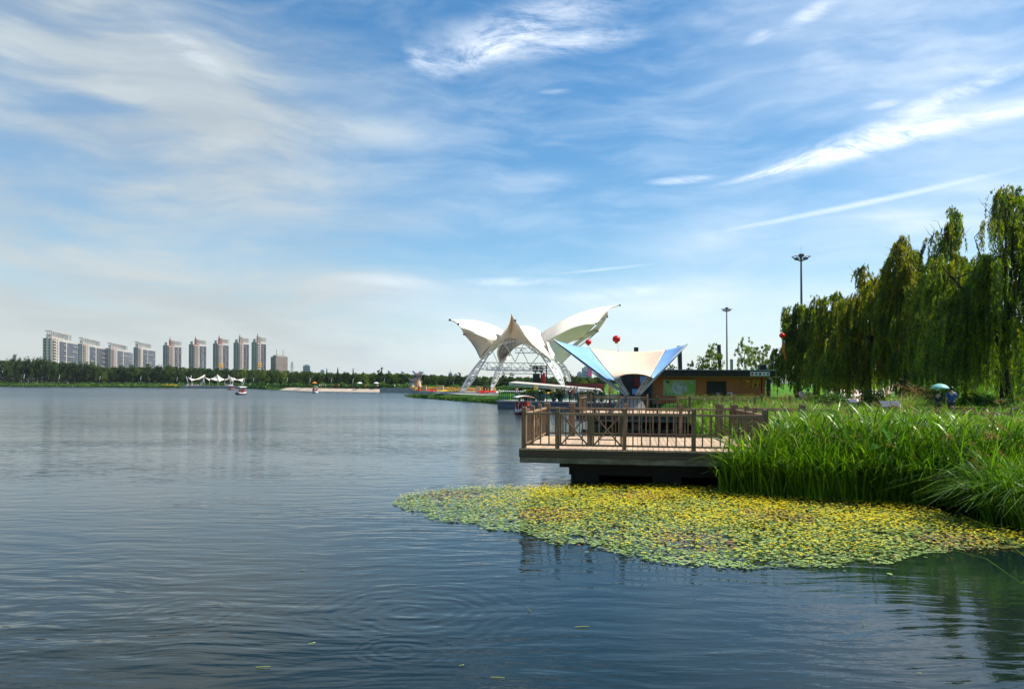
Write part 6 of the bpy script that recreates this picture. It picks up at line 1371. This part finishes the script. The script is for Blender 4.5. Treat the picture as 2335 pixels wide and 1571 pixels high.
def person_meshes(kind):
    if kind in PB: return PB[kind]
    J = pose(kind); out = {}
    def mk(nm, spec, ed, sub=1):
        ids = {n_: i for i, (n_, *_) in enumerate(spec)}; return skinned(nm, [(*J[n_], *r) for n_, *r in spec], [(ids[a], ids[b_]) for a, b_ in ed], sub)
    body = [('pelvis',.13,.10),('waist',.115,.09),('chest',.15,.10),('neck',.055),('head0',.075,.085),('head',.080,.095)]; ed = [('pelvis','waist'),('waist','chest'),('chest','neck'),('neck','head0'),('head0','head')]
    for k in 'rl':
        body += [('hip'+k,.085),('knee'+k,.055),('ankle'+k,.038),('toe'+k,.035),('sh'+k,.052),('el'+k,.040),('wr'+k,.028),('ha'+k,.034)]
        ed += [('pelvis','hip'+k),('hip'+k,'knee'+k),('knee'+k,'ankle'+k),('ankle'+k,'toe'+k),('chest','sh'+k),('sh'+k,'el'+k),('el'+k,'wr'+k),('wr'+k,'ha'+k)]
    out['body'] = mk('body', body, ed)
    sh = [('waist',.135,.108),('pelvis',.145,.115),('chest',.165,.115)]+[(n_+k, r) for k in 'rl' for n_, r in (('sh',.066),('el',.056))]
    out['shirt'] = mk('shirt', sh, [('pelvis','waist'),('waist','chest'),('chest','shr'),('chest','shl'),('shr','elr'),('shl','ell')])
    tr = [('pelvis',.142,.112)]+[(n_+k, r) for k in 'rl' for n_, r in (('hip',.098),('knee',.068),('ankle',.055))]
    out['trousers'] = mk('trousers', tr, [('pelvis','hipr'),('pelvis','hipl'),('hipr','kneer'),('hipl','kneel'),('kneer','ankler'),('kneel','anklel')])
    h = J['head']; hb = MB().lathe((h[0], h[1]+.022, h[2]-.045), [(.075,-.03),(.098,.02),(.100,.08),(.075,.13),(.02,.155)], 12); out['hair'] = hb.mesh('hair')
    out['hair'].polygons.foreach_set('use_smooth', [True]*len(out['hair'].polygons)); PB[kind] = out; return out
def person(label, loc, rz, kind, shirt, trousers='darkcloth', group=None, s=1.0, skirt=False):
    t_ = thing('person', label, 'person', loc, rz, group, world=False); t_.scale = (s, s, s)
    pm = person_meshes(kind)
    for nm, m in (('body','skin'),('shirt',shirt),('trousers',trousers),('hair','hair')):
        me = pm[nm]
        if len(me.materials) == 0: me.materials.append(M[m])
        o = bpy.data.objects.new(nm, me); COL.objects.link(o); o.parent = t_
        o.material_slots[0].link = 'OBJECT'; o.material_slots[0].material = M[m]
    if skirt:
        MB().lathe((0,0,.45), [(.27,-.2),(.22,.2),(.15,.62)], 12).build('skirt', M[shirt], t_)
    return t_
def gz(px, Y): x = PX(px, Y); return Vector((x, Y, hz(x, Y)))
q = gz(2170, 37.5); person('man in a blue t-shirt seen from behind, right of the green umbrella', q, R(165), 'walk', 'navy', 'darkcloth', s=(2.83-q.z)/1.72)
q = gz(2139, 39.5); up_ = person('person in dark clothes walking under the mint green umbrella', q, R(150), 'hold', 'darkcloth', 'darkcloth', s=(2.62-q.z)/1.72)
um = thing('umbrella', 'mint green umbrella held over a person under the willows', 'umbrella', (PX(2142,39.6), 39.55, 2.2))
c = Vector((PX(2142,39.6), 39.55, P(2142,887,39.55).z)); Ru = 20.5*39.6/F; Hu = 12*39.6/F
cv = MB(); n8 = 8; rows = 5
cv.v.append((c.x, c.y, c.z+Hu))
for r_i in range(1, rows+1):
    for k in range(n8*3):
        a = 2*math.pi*k/(n8*3); t1 = r_i/rows; sc_ = 1-.06*t1*(1 if k % 3 else 0); th = t1*R(78)
        cv.v.append((c.x+Ru*math.sin(th)/math.sin(R(78))*math.cos(a)*sc_, c.y+Ru*math.sin(th)/math.sin(R(78))*math.sin(a)*sc_, c.z+Hu*(math.cos(th)-math.cos(R(78)))/(1-math.cos(R(78)))+(.015 if (k % 3 and r_i == rows) else 0)))
m3 = n8*3
cv.f += [(0, 1+k, 1+(k+1) % m3) for k in range(m3)]+[(1+(r_i-1)*m3+k, 1+r_i*m3+k, 1+r_i*m3+(k+1) % m3, 1+(r_i-1)*m3+(k+1) % m3) for r_i in range(1, rows) for k in range(m3)]
sheet(cv.build('canopy', M['umbrella'], um, True), .006)
MB().tube([c+Vector((0,0,Hu+.06)), c+Vector((-.02,-.05,-.62))], .009, 6).build('shaft', M['grey_metal'], um)
rb_ = MB()
for k in range(8):
    a = 2*math.pi*k/8; rb_.tube([c+Vector((0,0,Hu-.03)), c+Vector((Ru*.7*math.cos(a), Ru*.7*math.sin(a), Hu*.5)), c+Vector((Ru*.97*math.cos(a), Ru*.97*math.sin(a), .01))], .005, 4)
rb_.build('ribs', M['grey_metal'], um)
# seats and boards along the path
def bench(label, px, Y, rz):
    b0 = gz(px, Y); t_ = thing('park_bench', label, 'bench', b0, rz, world=False)
    for k in range(4): MB().box((0, -.18+k*.12, .44), (1.5,.09,.04)).build('seat_slat', M['bench'], t_)
    for k in range(4): MB().box((0, .30+.02*k, .56+k*.11), (1.5,.035,.085)).build('back_slat', M['bench'], t_)
    for s in (-.62,.62): MB().box((s, .05, .21), (.07,.5,.42)).build('leg', M['black_metal'], t_); MB().box((s,.34,.66), (.06,.03,.5)).build('back_support', M['black_metal'], t_)
bench('dark red slatted bench right of the man in the blue t-shirt', 2196, 33, R(172))
bench('dark red slatted bench facing the water left of the broad willow trunk', 1885, 44, R(175))
def board(label, px, py, w, h, Y):
    p = P(px, py, Y); t_ = thing('information_board', label, 'board', (p.x, p.y, hz(p.x, p.y)))
    rect_sheet([p+Vector((-w/2,-.15,-h/2)), p+Vector((w/2,-.15,-h/2)), p+Vector((w/2,.15,h/2)), p+Vector((-w/2,.15,h/2))], .05).build('panel', M['panel_grey'], t_)
    for s in (-.4,.4): MB().tube([p+Vector((s*w,0,-.05)), Vector((p.x+s*w, p.y, hz(p.x, p.y)))], .03, 6).build('leg', M['grey_metal'], t_)
board('grey-blue slanted board above the reeds, left one of a pair', 2021, 921, .5, .26, 34)
board('grey-blue slanted board above the reeds, right one of a pair', 2043, 921, .42, .26, 33.5)
board('small blue slanted board near the broad willow trunk', 1945, 914, .42, .16, 40)
q = gz(1828, 62); person('person in a pale shirt sitting beyond the reeds below the leftmost willow', q-Vector((0,0,.0)), R(20), 'sit', 'whitecloth', 'jeans', s=1.0)
q = gz(1843, 62); person('person in a blue and orange top sitting right of the one in the pale shirt', q, R(-20), 'sit', 'orangecloth', 'jeans', s=1.0)
bx = MB().box((PX(1835,62), 62.25, hz(PX(1835,62),62)+.22), (1.6,.4,.44)); tag(bx.build('stone_bench', M['stone']), 'low stone seat under two sitting people below the leftmost willow', 'bench')
# people and plants on the stone platform
def onplat(px, dY): Y = 93.4+dY-0.12*(px-1137)/3; return Vector((PX(px, Y), Y, .90))
for px, dY, rz, kd, sh, tr_, sk, lb in ((1178,2.2,R(200),'photo','darkcloth','greycloth',False,'person in dark clothes taking a photograph at the platform railing, far left'),
    (1281,3,R(170),'stand','darkcloth','darkcloth',False,'person in black standing behind the railing, left of the pale grey one'),(1289,3,R(190),'stand','greycloth','greycloth',False,'person in grey standing at the middle of the platform railing'),
    (1302,2.5,R(180),'stand','wine','wine',True,'woman in a long wine-red dress at the platform railing'),(1310,4,R(150),'stand','orangecloth','darkcloth',False,'person in an orange-red top behind the one in white'),
    (1316,2.6,R(180),'stand','whitecloth','jeans',False,'person in a white and blue top at the platform railing'),(1358,6,R(180),'stand','darkcloth','darkcloth',False,'person in dark clothes behind the plants near the second deck')):
    person(lb, onplat(px, dY), rz, kd, sh, tr_, 'visitors on the stone platform', 1.0, sk)
for i, (px, dY, m, r, h, lb) in enumerate(((1199,2.2,'crown_pale',.62,.95,'bright yellow-green potted shrub, leftmost on the platform'),(1208,3.0,'crown_pale',.6,1.0,'bright potted shrub second from the left on the platform'),(1217,2.4,'crown_mid',.65,1.0,'darker green potted shrub right of the two bright ones'),
    (1228,3.2,'crown_pale',.55,.9,'yellow-green potted shrub left of the large black pots'),(1236,2.2,'crown_mid',.5,.75,'low dark potted bush among the black pots'),(1263,2.2,'crown_pale',.5,.9,'single bright potted shrub at the middle of the platform'),
    (1277,2.0,'crown_dark',.55,1.0,'dark potted shrub beside the person in black'),(1330,4,'crown_dark',.55,.8,'dark potted shrub behind the left side of the second deck'),(1341,4.5,'crown_dark',.6,.85,'dark potted shrub second from the left behind the second deck'),
    (1351,4,'crown_dark',.5,.8,'dark potted shrub beside the person behind the second deck'),(1372,5,'crown_dark',.6,.8,'rightmost dark potted shrub, left of the canopy foot'))):
    potted(lb, onplat(px, dY), M[m], r, h, .33 if i != 4 else .5)
# small groups farther away
for px, py, Y, sh, lb in ((1104,889,160,'darkcloth','person in dark clothes beside the left rear leg of the large tent'),(1110,889,161,'greycloth','person in grey beside the left rear leg of the large tent'),(1117,890,159,'darkcloth','dark figure rightmost of three beside the left rear tent leg'),
    (955,893,176,'navy','person in blue at the left end of the red flower bed'),(962,893,180,'wine','person in dark red behind the left red flower bed'),(1293,872,158,'whitecloth','performer in white at the foot of the right tent legs')):
    b0 = P(px, py, Y); b0.z = max(1.05, b0.z-1.5) if py > 880 else P(px, 880, Y).z; person(lb, b0, random.uniform(0, 6), 'stand', sh, 'darkcloth', 'small figures around the large tent')
BP = [(155,'whitecloth','on the far bank below the second slab block'),(570,'whitecloth','just right of the small pavilion'),(583,'whitecloth','second to the right of the small pavilion'),(609,'whitecloth','alone at the left end of the beach'),(624,'navy','at the left end of the beach'),
      (729,'whitecloth','in a close group of four on the beach, leftmost'),(733,'whitecloth','in a close group of four on the beach, second'),(737,'darkcloth','in a close group of four on the beach, third'),(742,'whitecloth','in a close group of four on the beach, rightmost'),(759,'redcloth','in red left of the middle of the beach'),(773,'redcloth','in red at the middle of the beach'),
      (796,'darkcloth','in dark clothes right of the middle of the beach'),(815,'whitecloth','in white right of the middle of the beach'),(834,'redcloth','left one of a pair near the right end of the beach'),(838,'darkcloth','right one of a pair near the right end of the beach'),(853,'darkcloth','beside the white parasol on the beach'),(861,'whitecloth','at the right end of the beach'),(900,'whitecloth','on the quay right of the beach'),(925,'whitecloth','below the windmills')]
for px, sh, lb in BP:
    Y = interp(px, SHY)+5.0; person('tiny figure '+lb, (PX(px, Y), Y, 1.06), random.uniform(0, 6), 'stand', sh, 'darkcloth', 'people strolling on the far shore')
def parasol(label, px, m):
    Y = interp(px, SHY)+6; b0 = Vector((PX(px, Y), Y, 1.05)); t_ = thing('parasol', label, 'parasol', b0)
    MB().lathe(b0+Vector((0,0,2.0)), [(1.0,0),(.6,.3),(.05,.45)], 10).build('canopy', M[m], t_); MB().tube([b0, b0+Vector((0,0,2.4))], .04, 5).build('pole', M['grey_metal'], t_)
parasol('small orange parasol on the beach behind the green-topped boat', 717, 'orange'); parasol('white parasol at the right end of the beach', 858, 'white'); parasol('white parasol near the middle of the beach', 820, 'white')
# ------------------------------------------------------------------ pedal boats
def hull(L, Wd, z0, z1, flare=.8):
    mb = MB(); N = 11; rows = []
    for i in range(N):
        t_ = i/(N-1); w = Wd*.5*(math.sin(math.pi*(t_*.86+.07))**.45); y_ = (t_-.5)*L; lift = .12*(2*t_-1)**4
        rows.append([(-w*flare, y_*.92, z0+lift), (-w, y_, z0+(z1-z0)*.55+lift), (-w*.96, y_, z1+lift), (w*.96, y_, z1+lift), (w, y_, z0+(z1-z0)*.55+lift), (w*flare, y_*.92, z0+lift)])
    for r in rows: mb.v += r
    for i in range(N-1):
        for k in range(6): mb.f.append((i*6+k, i*6+(k+1) % 6, (i+1)*6+(k+1) % 6, (i+1)*6+k))
    mb.f += [tuple(range(6))[::-1], tuple((N-1)*6+k for k in range(6))]; return mb
def pedal_boat(label, loc, rz, hullm, topm, s=1.0, riders=2, top=True, jack='redcloth', who=''):
    t_ = thing('pedal_boat', label, 'boat', loc, rz, 'pedal boats on the lake', world=False); t_.scale = (s, s, s)
    hull(2.7, 1.65, -.08, .20).build('hull', M[hullm], t_, False); hull(2.6, 1.55, .205, .42, .95).build('upper_deck', M['white'], t_, False)
    for sx_ in (-.36,.36):
        st = MB(); st.box((sx_, .15, .55), (.58,.5,.22)); st.beam((sx_, .38, .62), (sx_, .52, 1.12), .54, .10, up=(0,1,.2)); st.build('seat', M['red'], t_)
    MB().box((0,-.75,.50), (1.1,.5,.16), taper=.8).build('dashboard', M['red'], t_)
    if top:
        for sx_ in (-.62,.62):
            for y_ in (-.65,.62): MB().tube([(sx_, y_, .40), (sx_*.93, y_*.95, 1.60)], .022, 6).build('canopy_post', M['white_metal'], t_)
        cp = loft([[Vector((x, y_, 1.58+.16*(1-(x/.85)**2)+.03*(1-(y_/1.0)**2))) for x in (-.85,-.45,0,.45,.85)] for y_ in (-1.0,-.5,0,.5,1.0)], 12, 8).build('canopy', M[topm], t_, True); sheet(cp, .03)
        MB().tube([(x, -1.0, 1.57+.16*(1-(x/.85)**2)) for x in (-.85,-.45,0,.45,.85)], .028, 5).build('canopy_trim', M['orange'], t_)
    c_, s_ = math.cos(rz), math.sin(rz)
    for k in range(riders):
        sx_ = (-.36, .36, 0)[k]; yy = .12 if k < 2 else .75
        p = Vector(loc)+Vector((sx_*c_-yy*s_, sx_*s_+yy*c_, .22))*s
        person('rider in a red life jacket, '+('left seat' if k == 0 else 'right seat' if k == 1 else 'back')+' of '+who, p, rz, 'sit', jack, 'darkcloth', 'pedal boat riders in red life jackets', s)
    return t_
p = PZ(1193,944); pedal_boat('red and white pedal boat with a curved canopy just left of the near deck', p, R(12), 'dark_red', 'white', 1.0, 2, True, 'redcloth', 'the boat beside the near deck')
p = PZ(549.5,899.5); pedal_boat('small dark-hulled pedal boat with three red riders out on the lake', p, R(-25), 'black', 'white', 1.12, 3, True, 'redcloth', 'the dark-hulled boat near the pavilion')
p = PZ(527,889.3); pedal_boat('red-nosed pedal boat moored at the right end of the small pavilion', p, R(80), 'red', 'white', 1.15, 0, True)
p = PZ(718,896.0); pedal_boat('small pedal boat with a green top near the beach', p, R(5), 'white', 'umbrella', 1.15, 1, True, 'redcloth', 'the green-topped boat')
# ------------------------------------------------------------------ buildings and small things at the right behind the lawn
wh = thing('white_hall', 'low white building with a flat roof seen in the gap left of the willows', 'building', (PX(1780,150), 150, 2.9))
MB().box((PX(1790,152), 154, 3.7), (7,6,1.3)).build('walls', M['white'], wh); MB().box((PX(1790,152), 154, 4.45), (7.4,6.4,.16)).build('roof', M['roof_tile'], wh)
gd = thing('grey_dome_hall', 'grey curved hall behind the trees left of the willows', 'building', (PX(1772,190), 190, 2.9))
MB().lathe((PX(1772,190), 192, 2.9), [(4.4,0),(4.3,3.2),(3.8,4.6),(2.4,5.4),(.1,5.7)], 20).build('shell', M['haze_tower'], gd, True)
tag(MB().beam(Vector((PX(1752,125),125,hz(PX(1752,125),125)+.5)), Vector((PX(1810,128),128,hz(PX(1810,128),128)+.5)), .3, .75).build('low_wall', M['white']), 'low white wall along the road behind the lawn', 'wall')
mb = MB(); mb.tube([P(1761,861,90), P(1771,870,90)], .03, 5); 
# floating bits on the water
for i, (px, py, L, a, lb) in enumerate(((711,1467,.10,50,'yellowish floating twig left of the middle, near the bottom'),(420,1226,.06,10,'tiny floating stem on the calm water at the left'),(1207,1392,.11,120,'thin pale stem standing in the water below the lily pads'),(1327,1429,.16,5,'pale floating straw below the middle of the lily pads'),
        (1968,1424,.12,85,'upright bent stalk in the water at the lower right'),(1052,1517,.06,40,'tiny floating leaf scrap at the bottom centre'),(1135,1545,.14,-20,'pale floating straw at the bottom centre'),(600,1521,.14,2,'pale floating straw at the bottom left'),(2095,1535,.05,0,'small floating scrap at the bottom right'),(690,1300,.06,30,'small floating leaf left of the ripple rings'))):
    p = PZ(px, py, .006); d = Vector((math.cos(R(a)), .6*math.sin(R(a)), .5 if a > 80 else .03))
    o = MB().tube([p-d*L*.5+Vector((0,0,.005)), p+Vector((.01,0,.008)), p+d*L*.5+Vector((0,0,.005))], .004, 4).build('floating_straw', M['reed_pale']); tag(o, lb, 'floating straw')
# long grass stalks reaching in from the right edge
for px0, py0, px1, py1, lb in ((2190,1172,2345,1275,'upper of two long arching stalks reaching over the lily pads at the right edge'),(2180,1255,2330,1330,'lower of two long stalks lying over the water at the right edge')):
    a, c = PZ(px1, py1, .25), PZ(px0, py0, .30); o = MB().tube([a+Vector((.6,.4,.25)), a, a.lerp(c, .5)+Vector((0,0,.10)), c], .006, 5, .003).build('long_stalk', M['reed']); tag(o, lb, 'grass stalk')
# ------------------------------------------------------------------ haze: thin even air round the whole place
HZ = MB().box((300, 1150, 57), (2400, 2900, 122)).build('haze', bpy.data.materials.new('haze_air'))
hm = HZ.data.materials[0]; hm.use_nodes = True; ht = hm.node_tree; ht.nodes.clear()
pv_ = ht.nodes.new('ShaderNodeVolumePrincipled'); pv_.inputs['Color'].default_value = (0.80,0.90,1.0,1); pv_.inputs['Density'].default_value = 0.00004
oo = ht.nodes.new('ShaderNodeOutputMaterial'); ht.links.new(pv_.outputs[0], oo.inputs['Volume'])
tag(HZ, 'thin bluish haze over the lake and the far bank', 'haze', kind='stuff')
